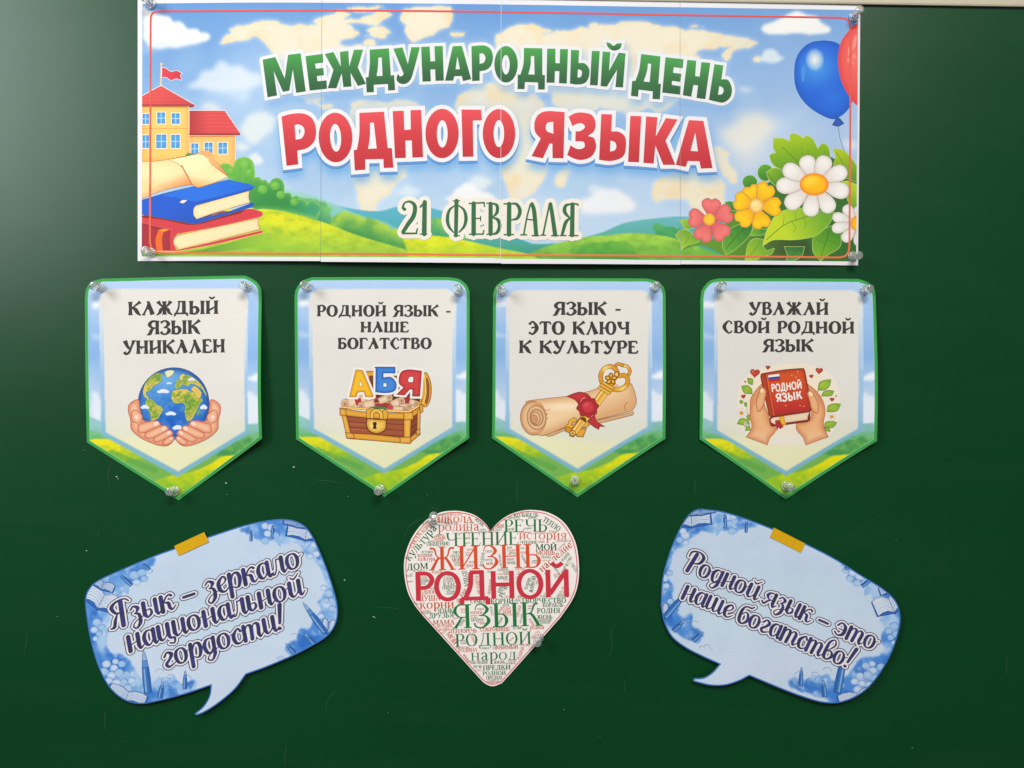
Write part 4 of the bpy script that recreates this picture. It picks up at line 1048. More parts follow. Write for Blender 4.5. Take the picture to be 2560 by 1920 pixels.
DATE = ["418,318,32 ~402,300,22 ~420,258,16 ~470,248,22 ~512,290,36 ~500,380,40 ~450,455,38 404,528,34","402,540,18 530,540,16","524,542,16 536,498,14",
 "602,252,40 598,545,44","604,250,16 562,296,18","560,546,11 624,546,11",
 "893,240,38 888,560,34","862,241,11 922,240,11","868,563,10 922,562,10","872,286,12 ~826,330,24 ~810,410,32 ~826,480,26 866,530,12","914,284,12 ~962,326,24 ~980,400,32 ~964,474,26 916,530,12",
 "1050,264,40 1050,545,42","1010,264,13 1145,257,15","1146,255,14 1148,292,12","1055,402,12 1112,402,11","1113,384,11 1113,424,11","1012,548,13 1138,546,14","1134,548,14 1144,512,13",
 "1205,266,38 1205,545,40","1170,262,12 1225,262,12","1170,548,12 1225,548,12","1215,262,12 ~1262,282,28 ~1264,345,30 1225,392,12","1225,394,12 ~1272,416,30 ~1288,476,34 ~1262,534,28 1212,549,12",
 "1375,268,40 1373,550,42","1328,268,14 1400,266,13","1330,552,14 1414,551,13","1385,266,13 ~1444,272,26 ~1474,334,34 ~1450,400,28 1395,416,12",
 "1570,272,16 ~1540,380,15 1508,550,16","1584,268,32 ~1604,340,38 1622,552,38","1532,410,13 1608,418,13","1480,553,13 1536,553,13","1586,560,14 1646,561,13",
 "1744,270,16 1685,552,17","1752,270,36 ~1768,360,36 1795,552,40","1664,556,13 1706,556,13","1764,561,14 1826,561,13",
 "1955,272,38 1950,556,42","2006,278,18 ~1985,268,15 1935,268,14","1944,268,13 ~1892,286,28 ~1884,345,34 1932,402,14","1934,398,16 ~1892,440,32 1860,550,26","1842,560,13 1896,560,12","1924,560,13 2002,560,13"]
def strokes_px(L, z, grow=0, caps=True):
    out = []
    for s in L: out += stroke(z(s), 5, grow, caps)
    return out
v, t = region(strokes_px(DATE, zH, 10.5)); build(BN, "lettering_outline", v, t, (236,228,214), 12)
v, t = region(strokes_px(DATE, zH, 0)); build(BN, "date_lettering", v, t, (50,106,66), 15, label="dark green date lettering reading 21 ФЕВРАЛЯ")

# ---- the sheets' butt joints
for x, c, w in ((805.2,(120,134,130),.6), (1252.9,(232,232,232),.9), (1699.2,(164,172,168),.6)):
    yb = {805.2:655.6, 1252.9:661, 1699.2:663}[x]
    q = np.array([[x-w/2,2],[x+w/2,2],[x-1+w/2,yb],[x-1-w/2,yb]], float)
    v, t = region([[q]], 12); build(BN, "sheet_edge", v, t, c, 20)
# ------------------------------------------------------------------ the four pennants
def pennant_off(x0, lift_r=.0065, lift_l=.0015):
    def f(x, y):
        u = np.clip((x - x0)/436, 0, 1); v = np.clip((y - 694)/548, 0, 1)
        s = np.sin(np.pi*np.clip(v, 0, 1)**1.25)
        return .0006 + s*(lift_r*np.clip((u-.45)/.55, 0, 1)**2 + lift_l*np.clip((.45-u)/.45, 0, 1)**2 + .0006)
    return f
K = .3496
SKIN = (244,188,150); SKE = (214,120,88)

def pic_globe(d):
    d.loop(ell(676,940,256,256,60), (44,116,196), edge=((24,70,150),26,.8), ol=((60,80,120),4),
           grads=[('r',600,760,330,170,(120,176,226),.9), ('r',640,1080,180,130,(24,92,190),.8), ('n', 16, (110,170,226), .35, 9)])
    LE = dict(edge=((232,222,140),6,.6), ol=((60,110,90),3)); MO = [('n', 7, (90,150,50), .8, 3), ('n', 4, (236,200,80), .55, 5)]
    d.loop("655,900 ~665,855 ~700,840 ~760,836 ~790,850 ~850,872 868,900 ~885,915 ~862,950 ~838,1000 ~800,1060 768,1063 ~752,1000 ~758,960 ~735,938 ~680,938", (222,190,84), grads=[('l',760,890,780,960,(110,158,50)), ('l',780,980,780,1060,(214,180,80)) ] + MO, **LE)
    d.loop("798,838 ~820,815 ~850,830 878,862 872,892 850,908 ~825,868", (228,186,84), **LE)
    d.loop("680,822 ~690,790 ~716,770 ~735,745 ~765,735 ~800,745 ~850,780 ~895,835 ~918,895 ~900,870 ~880,838 ~840,812 ~800,800 ~770,818 ~740,805 ~712,832 690,836", (120,164,56), grads=[('l',740,760,880,850,(226,186,80)) ] + MO, **LE)
    d.loop("712,762 ~722,738 ~745,728 760,742 740,752 745,770 730,778", (216,200,110), **LE)
    d.loop("692,778 ~700,765 ~706,778 ~698,792", (150,180,80))
    d.loop("608,715 ~640,702 ~678,708 ~665,735 ~635,755 622,750", (236,228,190), **LE)
    d.loop("453,855 ~470,800 ~510,750 ~560,722 598,735 ~585,760 595,775 ~560,800 ~530,815 ~505,850 ~480,858 ~480,880 505,905 ~480,905 ~460,885", (214,186,84), grads=[('l',490,830,560,730,(96,150,60)) ] + MO, **LE)
    d.loop("470,930 ~490,905 ~525,915 ~550,945 ~585,962 600,985 ~582,1015 ~560,1050 520,1064 510,1058 ~505,1010 ~482,975", (120,160,54), grads=[('r',560,980,50,50,(220,190,90),.8) ] + MO, **LE)
    d.loop("850,990 ~862,985 ~856,1020 ~845,1025", (130,165,70))
    for x, y, w, h in ((600,853,46,16),(470,965,32,16),(655,1012,40,15),(892,966,28,18),(704,1112,40,18),(803,768,28,12),(642,795,20,6)):
        for dx, dy, q in ((-.5,.2,.5),(0,-.15,.7),(.45,.2,.5)): d.loop(ell(x+dx*w, y+dy*h, w*q, h*q*1.1+2, 12), (236,240,244), edge=((200,216,236),8,.6))
    for sx in (0, 1):
        X = (lambda s: s) if not sx else (lambda s: ' '.join(('~' if t_[0]=='~' else '')+','.join([str(1366-float(t_.lstrip('~').split(',')[0]))]+t_.split(',')[1:]) for t_ in s.split()))
        ax = (lambda v: v) if not sx else (lambda v: 1366-v)
        O = ((176,90,66), 4)
        d.loop(X("350,1000 ~352,955 ~385,922 ~425,916 ~435,985 ~462,1062 ~540,1062 ~580,1080 ~600,1140 ~668,1170 ~672,1205 ~625,1243 ~560,1238 ~490,1212 ~430,1180 ~372,1125 ~366,1060"), SKIN, edge=(SKE,26,.75), ol=O, grads=[('r',ax(400),1000,60,70,(250,206,170),.8)])
        d.loop(X("372,1010 ~390,985 ~425,1000 ~450,1030 ~440,1070 ~410,1080 ~380,1060"), SKIN, edge=(SKE,12,.5), ol=O)
        d.loop(X("420,1090 ~480,1072 ~545,1062 ~580,1085 ~570,1110 ~520,1125 ~460,1150 ~420,1140"), SKIN, edge=(SKE,14,.7), ol=O)
        d.loop(X("470,1150 ~540,1115 ~600,1095 ~634,1112 ~628,1140 ~580,1165 ~510,1190 ~470,1180"), SKIN, edge=(SKE,14,.7), ol=O)
        d.loop(X("530,1185 ~590,1150 ~640,1128 ~667,1145 ~660,1170 ~610,1195 ~560,1215 ~530,1205"), SKIN, edge=(SKE,13,.7), ol=O)
        d.loop(X("590,1215 ~625,1185 ~655,1172 ~678,1182 ~672,1205 ~640,1230 ~605,1235"), SKIN, edge=(SKE,12,.7), ol=O)
        for x, y, a, b_, r in ((408,1038,17,20,-30),(548,1085,22,17,-25),(604,1120,22,16,-30),(638,1150,20,14,-35),(655,1190,15,11,-35)):
            d.loop(ell(ax(x), y, a, b_, 14, r if not sx else -r), (252,214,190), ol=((216,140,110),3))

def scroll_(d, x0, y0, x1, y1, r, c=(240,212,180)):
    L = math.hypot(x1-x0, y1-y0); ux, uy = (x1-x0)/L, (y1-y0)/L; nx, ny = -uy, ux
    d.loop(np.array([(x0+nx*r,y0+ny*r),(x0-nx*r,y0-ny*r),(x1-nx*r*.9,y1-ny*r*.9),(x1+nx*r*.9,y1+ny*r*.9)]), c, edge=((206,160,126),r*.5,.7), ol=((150,96,70),3))
    a = math.degrees(math.atan2(uy, ux))
    d.loop(ell(x0,y0,r*.8,r,18,a), (232,196,160), ol=((150,96,70),3)); d.loop(ell(x0,y0,r*.5,r*.62,14,a), (214,170,134), ol=((150,96,70),3)); d.loop(ell(x0,y0,r*.2,r*.28,10,a), (150,100,72))

def pic_chest(d):
    O = ((110,64,30), 4); GOLD = (232,168,58); GE = ((190,120,36), 8, .7)
    d.loop("548,735 ~556,714 572,710 960,712 975,740 970,960 560,930", GOLD, edge=GE, ol=O)
    d.loop("580,740 950,742 945,930 585,930", (128,66,42), grads=[('l',600,740,600,900,(92,44,30))])
    d.loop("962,745 ~975,722 ~998,726 ~1024,790 ~1028,860 ~1018,920 ~995,960 ~968,960 955,940", GOLD, edge=GE, ol=O)
    d.loop("~992,760 ~1010,800 ~1012,860 ~1004,920 ~988,940 ~982,860", (150,84,50), ol=O)
    d.line("975,735,12 ~985,800 ~985,880 965,950", (246,196,90), ol=((150,96,40),4))
    for a in ((548,905,590,915,24),(640,905,600,915,18)): pass
    d.loop("520,880 600,870 600,960 520,960", (236,206,150)); d.loop("780,880 900,890 930,950 780,950", (160,50,50))
    scroll_(d, 728,896,650,925,26); scroll_(d, 410,945,560,908,35); scroll_(d, 815,922,740,950,30); scroll_(d, 920,942,870,925,22)
    d.loop("480,912 520,902 530,940 490,952", (186,50,54), ol=((120,40,40),3)); d.loop(ell(622,905,20,16,12), (196,60,66), ol=((120,40,40),3))
    d.loop("600,940 725,944 722,970 600,966", (176,48,54), ol=((120,40,40),3)); d.loop("572,960 700,962 712,986 575,984", (60,130,66), ol=((40,80,50),3))
    scroll_(d, 525,958,620,935,28); scroll_(d, 870,962,800,965,24); scroll_(d, 838,982,750,976,20); d.loop(ell(730,966,22,18,14), (206,66,76), ol=((130,40,50),3))
    d.loop(ell(484,962,12,14,10), (238,210,176), ol=((150,96,70),3))
    W = (164,84,50)
    d.loop("395,1015 860,1035 860,1225 425,1190", W, edge=((110,50,32),26,.6), ol=O)
    d.loop("858,1035 950,980 940,1145 868,1225", (140,68,42), edge=((96,44,30),20,.6), ol=O)
    for k in range(1, 4):
        d.line("%g,%g,5 %g,%g" % (412+8*k-8, 1028+k*40, 855, 1050+k*42), (104,48,30)); d.line("862,%g,5 %g,%g" % (1052+k*42, 942, 990+k*38), (96,44,28))
        d.line("%g,%g,3 %g,%g" % (430, 1048+k*38, 600, 1056+k*38), (196,112,74))
    d.loop("372,972 ~560,1000 865,1008 ~920,980 965,948 966,985 ~910,1025 866,1052 ~600,1045 374,1022", GOLD, edge=GE, ol=O)
    d.loop("372,972 865,1008 965,948 950,944 860,992 400,962", (250,206,104), ol=((150,96,40),3))
    d.loop("415,1150 ~600,1160 810,1182 868,1188 945,1128 948,1160 870,1226 803,1222 420,1188", GOLD, edge=GE, ol=O)
    for s in ("372,975 415,980 420,1030 376,1024", "386,1025 420,1028 452,1160 418,1158", "830,1050 882,1050 876,1190 832,1188", "928,990 952,976 945,1135 925,1148",
              "828,1005 895,1002 898,1052 832,1060", "945,950 968,948 968,1000 948,1008", "412,1148 465,1152 480,1190 420,1188", "802,1180 880,1178 880,1225 804,1222", "920,1130 948,1120 948,1155 922,1165"):
        d.loop(s, (240,180,70), edge=((200,130,44),8,.7), ol=O)
    for x, y in ((394,1000),(862,1030),(446,1170),(842,1200),(575,1022),(700,1020)): d.loop(ell(x,y,8,8,10), (252,216,130), ol=((160,100,40),3))
    d.loop("562,990 ~575,980 ~600,985 ~612,1010 ~600,1050 ~575,1055 ~562,1030", GOLD, ol=O); d.loop("680,990 ~700,985 ~714,1000 ~712,1040 ~695,1056 ~675,1048", GOLD, ol=O)
    d.line("603,1060,20 ~602,1015 ~618,995 ~635,991 ~652,996 ~668,1015 668,1060", (242,188,80), ol=((96,52,20),9))
    d.loop("564,1058 ~575,1048 ~635,1052 ~695,1055 704,1066 ~706,1100 ~690,1135 ~635,1156 ~582,1135 ~562,1095", (244,196,84), edge=((200,134,44),18,.8), ol=((96,52,20),8), grads=[('r',610,1090,40,50,(250,220,130),.8)])
    d.loop(ell(622,1085,15,14,14), (60,36,24)); d.loop("614,1090 630,1090 636,1122 608,1122", (60,36,24))
    A = ["485,705 ~490,700 535,704 612,886 ~605,893 555,892 545,856 500,860 489,893 ~445,893 443,886", ["521,772 536,815 508,816"]]
    Bq = ["630,690 ~632,680 768,680 768,724 682,722 682,756 ~740,754 ~776,800 ~762,850 ~700,864 628,858", ["682,794 ~704,794 ~706,820 682,822"]]
    Cq = ["958,708 945,888 892,888 895,840 872,838 835,880 778,876 830,826 ~796,792 ~808,722 ~860,699", ["902,748 896,790 ~862,786 ~868,752"]]
    for (o, h), c, e in ((A,(246,190,40),(214,140,24)), (Cq,(212,64,66),(170,40,46)), (Bq,(64,134,214),(36,90,176))):
        q = path(o, 5); 
        for p in outline_pieces(q, 34, 10): d.shapes.append(Shape([[d.M(p[0])]], (240,234,228)))
        d.loop(q, (240,234,228))
    for (o, h), c, e in ((A,(246,190,40),(214,140,24)), (Cq,(212,64,66),(170,40,46)), (Bq,(64,134,214),(36,90,176))):
        d.loop(o, c, edge=(e,12,.8), holes=h, ol=(tuple(np.array(e)*.8),4))

def pic_key(d):
    O = ((150,92,52), 4)
    d.loop("430,1165 ~600,1110 ~850,1050 1068,1000 1060,1022 ~850,1075 ~620,1118 ~480,1172", (214,168,118), ol=O)
    d.loop("300,925 ~380,912 600,888 ~760,850 ~850,815 960,792 1052,800 ~1075,860 ~1086,920 1078,960 1055,992 ~800,1058 ~620,1095 ~450,1160 ~395,1166 ~310,1130", (242,206,160), edge=((218,164,112),34,.75), ol=O,
           grads=[('l',700,960,760,1080,(224,172,122)), ('r',560,960,180,40,(250,226,190),.7)])
    d.line("1020,930,4 1000,960 1010,990", (160,100,60)); d.line("430,985,4 452,990 470,980", (150,96,60)); d.line("455,1050,5 ~440,1040 ~452,1010", (120,70,40))
    d.loop(ell(352,1045,92,122,36,-6), (232,188,138), edge=((190,130,86),16,.8), ol=O)
    d.loop("~350,930 ~410,940 ~445,1010 ~440,1090 ~410,1150 ~380,1160 ~330,1150 ~420,1120 ~425,1020 ~380,960", (214,158,110))
    d.loop(ell(376,1040,68,88,32,-6), (240,202,154), edge=((196,140,94),12,.8), ol=O); d.loop(ell(376,1040,48,62,28,-6), (226,180,130), edge=((186,128,84),10,.8), ol=O)
    d.loop(ell(364,1046,36,46,24,-6), (240,204,158), edge=((200,140,94),10,.7), ol=O); d.loop(ell(358,1052,24,32,20,-6), (206,150,104), ol=O)
    R = (198,52,56)
    d.loop("588,890 ~640,868 ~690,858 740,872 ~765,900 760,930 680,960 ~660,925 ~630,905", R, edge=((160,34,42),14,.6), ol=((130,30,36),3))
    d.loop("740,1065 790,1015 ~800,1060 ~830,1085 866,1106 828,1104 818,1126 ~775,1100", R, edge=((160,34,42),12,.6), ol=((130,30,36),3))
    KO = ((112,62,16), 7); GD = (222,152,36)
    d.line("985,668,18 ~1020,675 ~1040,705 ~1030,735 1000,745", GD, ol=KO, grads=[('r',1000,680,40,40,(252,216,120),.8)]); d.line("990,664,18 ~950,660 930,690", GD, ol=KO)
    d.line("~912,790,26 ~850,800 ~833,740 ~860,690 ~905,675 ~945,705 ~950,750", GD, ol=KO, closed=True, grads=[('r',870,690,50,40,(253,222,130),.8)])
    d.loop(ell(893,738,40,46,20), (234,226,212))
    d.line("~900,820,26 ~930,840 ~980,838 ~1022,800 ~1020,755 ~990,738 ~950,760", GD, ol=KO, closed=True, grads=[('r',985,830,60,30,(252,218,124),.8)])
    d.loop(ell(972,786,34,26,18), (234,226,212)); d.loop("930,725 ~950,712 ~962,735 ~940,760", (248,200,90), ol=KO)
    d.line("868,850,54 680,1095", (214,142,34), False, ol=KO, grads=[('l',800,920,826,940,(250,206,100))]); d.line("850,845,12 735,1000", (252,218,130), False)
    for x, y in ((885,806),(872,824),(860,842)): d.line("%g,%g,16 %g,%g" % (x-36, y-16, x+34, y+26), (240,182,66), ol=KO)
    for k in range(5):
        a = math.radians(72*k-90); d.loop(ell(906+24*math.cos(a), 765+24*math.sin(a), 18, 14, 12, 72*k-90), (240,186,64), edge=((200,130,40),6,.7), ol=KO)
    d.loop(ell(906,765,7,7,8), (200,130,40))
    d.loop("606,1064 640,1040 662,1052 655,1075 632,1070 625,1090 642,1104 620,1120 600,1112 578,1125 578,1100 600,1090", (236,178,60), ol=(KO[0],4))
    d.loop("578,1112 600,1105 650,1130 655,1160 640,1180 612,1172 610,1150 582,1140", GD, edge=((190,120,34),10,.6), ol=(KO[0],4)); d.loop(ell(634,1150,17,16,14), (248,206,104), ol=(KO[0],4)); d.loop(ell(634,1152,6,7,10), (120,74,30))
    d.loop("698,1075 745,1068 748,1100 712,1112 700,1100", (236,178,60), ol=(KO[0],4)); d.loop("668,1110 700,1120 735,1112 708,1180 662,1176 655,1140", (232,172,56), edge=((190,120,34),10,.6), ol=(KO[0],4))
    d.line("706,1062,46 640,1146", (214,142,34), False, ol=KO, grads=[('l',660,1100,686,1120,(250,206,100))])
    d.line("690,1060,10 640,1130", (252,218,130), False)
    d.loop(ell(634,1152,20,18,16), (246,200,96), ol=(KO[0],5)); d.loop(ell(634,1153,7,8,10), (120,74,30))
    q = [(740+(74+6*math.cos(8*a+1))*math.cos(a), 966+(70+6*math.cos(8*a+1))*math.sin(a)) for a in np.linspace(0, 2*math.pi, 64, endpoint=False)]
    d.loop(np.array(q), (200,50,56), edge=((160,32,40),16,.8), ol=((130,26,34),4)); d.loop(ell(742,964,54,52,32), (176,36,44), ol=((140,26,36),4))
    d.loop(ell(743,965,46,44,30), (208,58,62), edge=((180,40,48),12,.7), grads=[('r',725,945,30,24,(226,96,92),.8)]); d.line("690,925,5 ~705,905 725,898", (240,150,140))

def heart_pts(cx, cy, r, rot=0):
    a = np.linspace(0, 2*np.pi, 26, endpoint=False); x = 16*np.sin(a)**3; y = -(13*np.cos(a)-5*np.cos(2*a)-2*np.cos(3*a)-np.cos(4*a))
    c, s_ = math.cos(math.radians(rot)), math.sin(math.radians(rot))
    return np.stack([cx+(x*c-y*s_)*r/16, cy+(x*s_+y*c)*r/16], 1)
def pic_book(d):
    d.loop("~320,950 ~350,780 ~500,690 ~680,658 ~880,675 ~1020,780 ~1050,950 ~1010,1130 ~880,1225 ~680,1240 ~460,1215 ~350,1120", (238,228,212), grads=[('r',680,880,360,300,(246,226,196),.6)])
    LO = ((90,130,40), 3)
    for s, v_ in (("393,758 ~430,765 ~432,790 428,808 ~400,795", "398,765 426,802"), ("350,815 ~395,812 ~425,840 427,872 ~370,865", "358,820 422,866"), ("893,845 ~905,790 ~950,772 985,770 ~975,815 ~940,845", "898,850 975,778"),
                 ("918,888 ~935,855 ~975,845 1005,852 ~985,885", "922,886 998,856"), ("957,998 ~965,955 ~1010,940 1052,943 ~1030,990 ~990,1000", "955,1000 1040,950"), ("320,1085 ~340,1050 ~380,1050 412,1080 ~370,1095", "325,1082 405,1078"),
                 ("940,1115 ~945,1075 ~990,1065 1026,1075 ~1000,1110", "945,1110 1015,1080"), ("378,1135 ~385,1105 410,1100 415,1130", ""), ("940,1135 ~950,1110 ~975,1120 980,1140", ""), ("335,925 ~350,915 362,935 ~345,942", ""), ("370,940 ~385,930 392,958 ~375,960", ""), ("385,1030 ~410,1020 415,1060 395,1060","")):
        d.loop(s, (170,196,60), edge=((110,156,50),12,.7), ol=LO)
        if v_: d.line(v_.split()[0]+",3 "+v_.split()[1], (96,140,44))
    d.line("425,872,4 ~432,890 440,900", (100,140,60)); d.line("893,848,4 ~890,855 885,862", (100,140,60)); d.line("360,920,3 ~385,960 400,1040", (100,140,60))
    for x, y, r, o in ((447,722,34,5),(540,683,16,5),(903,706,25,5),(848,746,14,-8),(364,890,16,-10),(992,911,15,5),(377,785,6,0),(1020,887,5,0)): d.loop(heart_pts(x, y, r, o), (206,74,50), edge=((170,46,36),8,.7), ol=((150,50,40),3), grads=[('r',x-r*.4,y-r*.4,r*.6,r*.6,(232,130,100),.8)] if r > 12 else ())
    for cx, cy, r in ((350,1008,34),(990,1035,30),(378,1082,12),(375,1100,9),(405,1092,9)):
        for k in range(11):
            a = 2*math.pi*k/11; d.loop(ell(cx+r*.68*math.cos(a), cy+r*.68*math.sin(a), r*.36, r*.17, 10, math.degrees(a)), (240,238,232), ol=((190,186,170),2))
        d.loop(ell(cx, cy, r*.42, r*.42, 14), (240,160,44), edge=((206,120,40),5,.7))
    HO = ((170,92,50), 4)
    HS = (240,182,130); HE = (212,128,80)
    d.loop("412,960 ~415,910 ~440,865 ~480,815 ~500,805 ~525,840 ~512,930 ~540,1010 ~560,1080 ~592,1110 ~590,1145 ~555,1185 535,1235 385,1180 ~425,1110 ~412,1040", HS, edge=(HE,26,.7), ol=HO, grads=[('l',480,1120,460,1230,(246,206,166))])
    d.loop("820,800 ~870,840 ~905,880 ~935,940 ~944,1010 ~932,1090 966,1178 810,1236 ~788,1180 ~745,1130 742,1080 ~820,1060 ~850,1000", HS, edge=(HE,26,.7), ol=HO, grads=[('l',870,1120,890,1230,(246,206,166))])
    d.line("445,880,4 ~430,930 422,980", (196,116,74)); d.line("470,860,4 ~455,900 440,950", (196,116,74)); d.line("895,880,4 ~915,920 925,970", (196,116,74)); d.line("870,850,4 ~895,900 910,950", (196,116,74))
    BO = ((110,34,22), 5)
    d.loop("552,1060 ~556,1042 575,1035 840,990 836,1060 820,1070 590,1102 ~562,1098", (150,44,36), ol=BO)
    d.loop("575,1040 838,1000 ~825,1030 822,1056 590,1090 ~562,1075 ~560,1052", (246,224,190), edge=((210,170,130),8,.6), ol=((120,50,36),3))
    for k in range(4): d.line("%g,%g,2 822,%g" % (600, 1052+9*k, 1012+10*k), (206,172,136))
    d.loop("488,752 ~492,732 ~510,725 ~640,702 770,690 ~795,692 804,715 ~830,860 846,985 838,998 ~700,1015 570,1036 ~552,1030 545,1010 ~515,880", (214,84,36), edge=((160,50,30),18,.7), ol=BO, grads=[('l',660,800,680,1000,(190,46,42))])
    d.loop("488,752 ~495,730 525,728 ~550,880 580,1030 ~552,1030 545,1010 ~515,880", (196,70,36), edge=((140,44,28),12,.7), ol=((130,40,26),3))
    d.line("530,735,5 ~555,880 582,1025", (232,120,60))
    a = [(541,738),(620,729),(628,776),(548,785)]
    d.loop("541,738 620,729 623,745 543,754", (240,240,240)); d.loop("543,754 623,745 626,761 546,770", (44,74,160)); d.loop("546,770 626,761 628,777 549,786", (196,44,40))
    for x, y in ((710,738),(752,712),(768,955),(795,960),(668,955),(740,752)): d.loop(ell(x,y,4,4,8), (246,196,150))
    d.loop("622,1035 652,1030 ~660,1065 674,1098 652,1090 632,1112 ~625,1070", (240,180,50), ol=((160,100,30),3)); d.loop("592,1062 622,1058 632,1080 650,1105 628,1122 614,1108 603,1138", (186,46,40), ol=((120,30,30),3))
    T = ((160,92,52), 4)
    d.loop("478,860 ~485,830 ~505,825 ~526,850 ~522,890 ~505,960 ~470,1000 ~455,930", HS, edge=(HE,14,.5), ol=T); d.loop("~482,855 ~490,832 ~508,836 ~512,860 ~495,868", (252,214,180), ol=((206,140,100),3))
    d.loop("818,870 ~830,850 ~850,855 ~880,900 ~900,960 ~890,1010 ~850,980 ~835,920", HS, edge=(HE,14,.5), ol=T); d.loop("~826,868 ~840,852 ~856,866 ~860,885 ~838,890", (252,214,180), ol=((206,140,100),3))
    # cover words
    for txt, p0, p1, h in (("РОДНОЙ", (566,858), (784,832), 52), ("ЯЗЫК", (597,930), (788,906), 56)):
        v, t_ = text_mesh('serif', SERIF, txt, np.array(p0)*d.sc + [d.x0, d.y0], np.array(p1)*d.sc + [d.x0, d.y0], h*d.sc, sans=20, n=3)
        d.words.append((v, t_))

def shift_y(s, dx, dy):
    return sc(s, dx, dy, 1.0)

def pennant(x0, y0, outline, pan, lines, pic, label, off):
    z = lambda s: sc(s, x0, y0, K)
    O = path(z(outline), 6)
    cx, cy = O[:, 0].mean(), (O[:, 1].min() + O[:, 1].max())/2
    root = empty("pennant", cx, cy, label, "pennant", "pennants pinned in a row under the banner")
    sh = Sheet(root, cx, cy, off)
    paper(sh, "green_card", O, (60,158,76), grid=8)
    # inset for the print: 8.2 units in from the cut edge
    def inset(L, r):
        a = np.roll(L, 1, 0); b = np.roll(L, -1, 0)
        e1 = L - a; e2 = b - L; e1 /= np.hypot(*e1.T)[:, None]; e2 /= np.hypot(*e2.T)[:, None]
        n1 = np.stack([-e1[:,1], e1[:,0]], 1); n2 = np.stack([-e2[:,1], e2[:,0]], 1)
        m = n1+n2; m /= np.hypot(*m.T)[:, None]; k = np.maximum((m*n1).sum(1), .5)
        sgn = 1 if ((L[:,0]*np.roll(L[:,1],-1) - np.roll(L[:,0],-1)*L[:,1]).sum() > 0) else -1
        return L + sgn*m*(r/k)[:, None]
    P = inset(O, 7.6)
    (pl, pl2, pt, pr, pr2, pb, ptx, pty, il, il2, ir, ir2, ib, itx, ity) = pan
    c = Canvas(P[:,0].min(), P[:,1].min(), P[:,0].max(), P[:,1].max(), 2.6)
    X, Y = (c.X-x0)/K, (c.Y-y0)/K
    dx, dy = pan[6]-668, pan[7]-1440
    zz = lambda s: sc(s, x0+dx*K, y0+dy*K*.6, K)
    t_ = np.clip((Y-60)/550, 0, 1)[..., None]
    c.C = np.array([178,206,240.])*(1-t_) + np.array([136,178,226.])*t_
    t_ = np.clip((Y-600)/400, 0, 1)[..., None]; c.C = c.C*(1-t_) + np.array([206,220,236.])*t_
    c.put(np.clip((vnoise(X,Y,260,4)-.5)*2,0,1)*.5, (196,214,238))
    for s, a, col in (("60,205 ~90,195 ~130,205 ~175,215 ~200,250 ~130,245 60,250", .95, (238,240,244)), ("60,840 ~100,850 ~120,900 ~160,930 ~200,960 200,1070 60,1040", .9, (228,234,242)), ("1150,740 ~1210,735 ~1250,710 1300,705 1300,760 ~1220,765", .95, (240,242,246)),
                      ("1160,850 ~1200,840 ~1240,870 1300,880 1300,1080 1160,1090", .9, (232,236,244)), ("60,420 ~130,440 ~220,460 60,470", .5, (214,226,240))):
        c.put(c.poly(zz(s), 3)*a, col)
    def hl(s, c0, c1, a, b):
        m = c.poly(zz(s)); q = np.clip((Y-dy-a)/(b-a), 0, 1)
        n = np.clip((vnoise(X*1.0, Y*1.6, 40, 3)-.5)*2.5, -.6, .6)
        q = np.clip(q-.08+n*.3, 0, 1)[..., None]; cc = np.array(c0, float)*(1-q)+np.array(c1, float)*q
        c.C = c.C*(1-m[..., None]) + cc*m[..., None]
    hl("40,1015 ~120,1050 ~220,1100 ~330,1140 ~500,1180 ~700,1160 ~900,1110 ~1100,1080 ~1250,1065 1330,1060 1330,1250 40,1250", (150,200,200), (110,176,150), 1040, 1180)
    hl("40,1110 ~150,1150 ~260,1190 ~400,1240 ~600,1300 ~800,1260 ~1000,1180 ~1150,1150 ~1300,1120 1330,1120 1330,1350 40,1350", (120,190,130), (70,160,80), 1120, 1250)
    hl("40,1180 ~120,1178 ~220,1185 ~330,1230 ~450,1290 ~560,1370 ~640,1440 600,1650 40,1500", (238,226,20), (86,168,60), 1190, 1370)
    hl("300,1400 ~400,1375 ~460,1410 ~560,1440 ~650,1470 700,1650 300,1650", (232,224,40), (90,168,60), 1390, 1500)
    c.put(c.poly(zz("300,1330 ~700,1300 1330,1270 1330,1700 300,1700")), (120,180,80))
    hl("500,1480 ~620,1440 ~780,1410 ~900,1360 ~980,1310 ~1100,1285 ~1250,1260 1330,1240 1330,1700 400,1700", (240,228,10), (120,184,50), 1290, 1560)
    # trees on the right slope
    m = c.mask([[path(zz("950,1300 ~1000,1250 ~1050,1230 ~1100,1190 ~1150,1185 ~1200,1160 ~1240,1190 ~1330,1170 1330,1260 ~1100,1290"), 4)]]); n = np.clip((vnoise(X,Y,50,2)-.4)*3, 0, 1)[..., None]
    c.C = c.C*(1-m[...,None]*.9) + (np.array([70,150,80.])*(1-n)+np.array([130,190,90.])*n)*m[...,None]*.9
    m = c.mask([[ell(x0+(dx+q)*K, y0+(dy*.6+1275+(q-200)*.42)*K, 26*K, 22*K, 12)] for q in range(200, 520, 30)]); c.put(m*.55, (86,160,70))
    # the two rounded panels
    R = 118
    def panel(l, l2, tp, r, r2, yb, tx, ty):
        Rr = 92; A = np.linspace(0, np.pi/2, 10)
        q = [(l+Rr-Rr*math.cos(t_), tp+Rr-Rr*math.sin(t_)) for t_ in A] + [(r-Rr+Rr*math.sin(t_), tp-3+Rr-Rr*math.cos(t_)) for t_ in A] + [(r2, yb-12), (tx, ty), (l2, yb)]
        return np.array(q)*K + [x0, y0]
    Pa = panel(pl, pl2, pt, pr, pr2, pb, ptx, pty); Pi = panel(il, il2, pt+0, ir, ir2, ib, itx, ity)
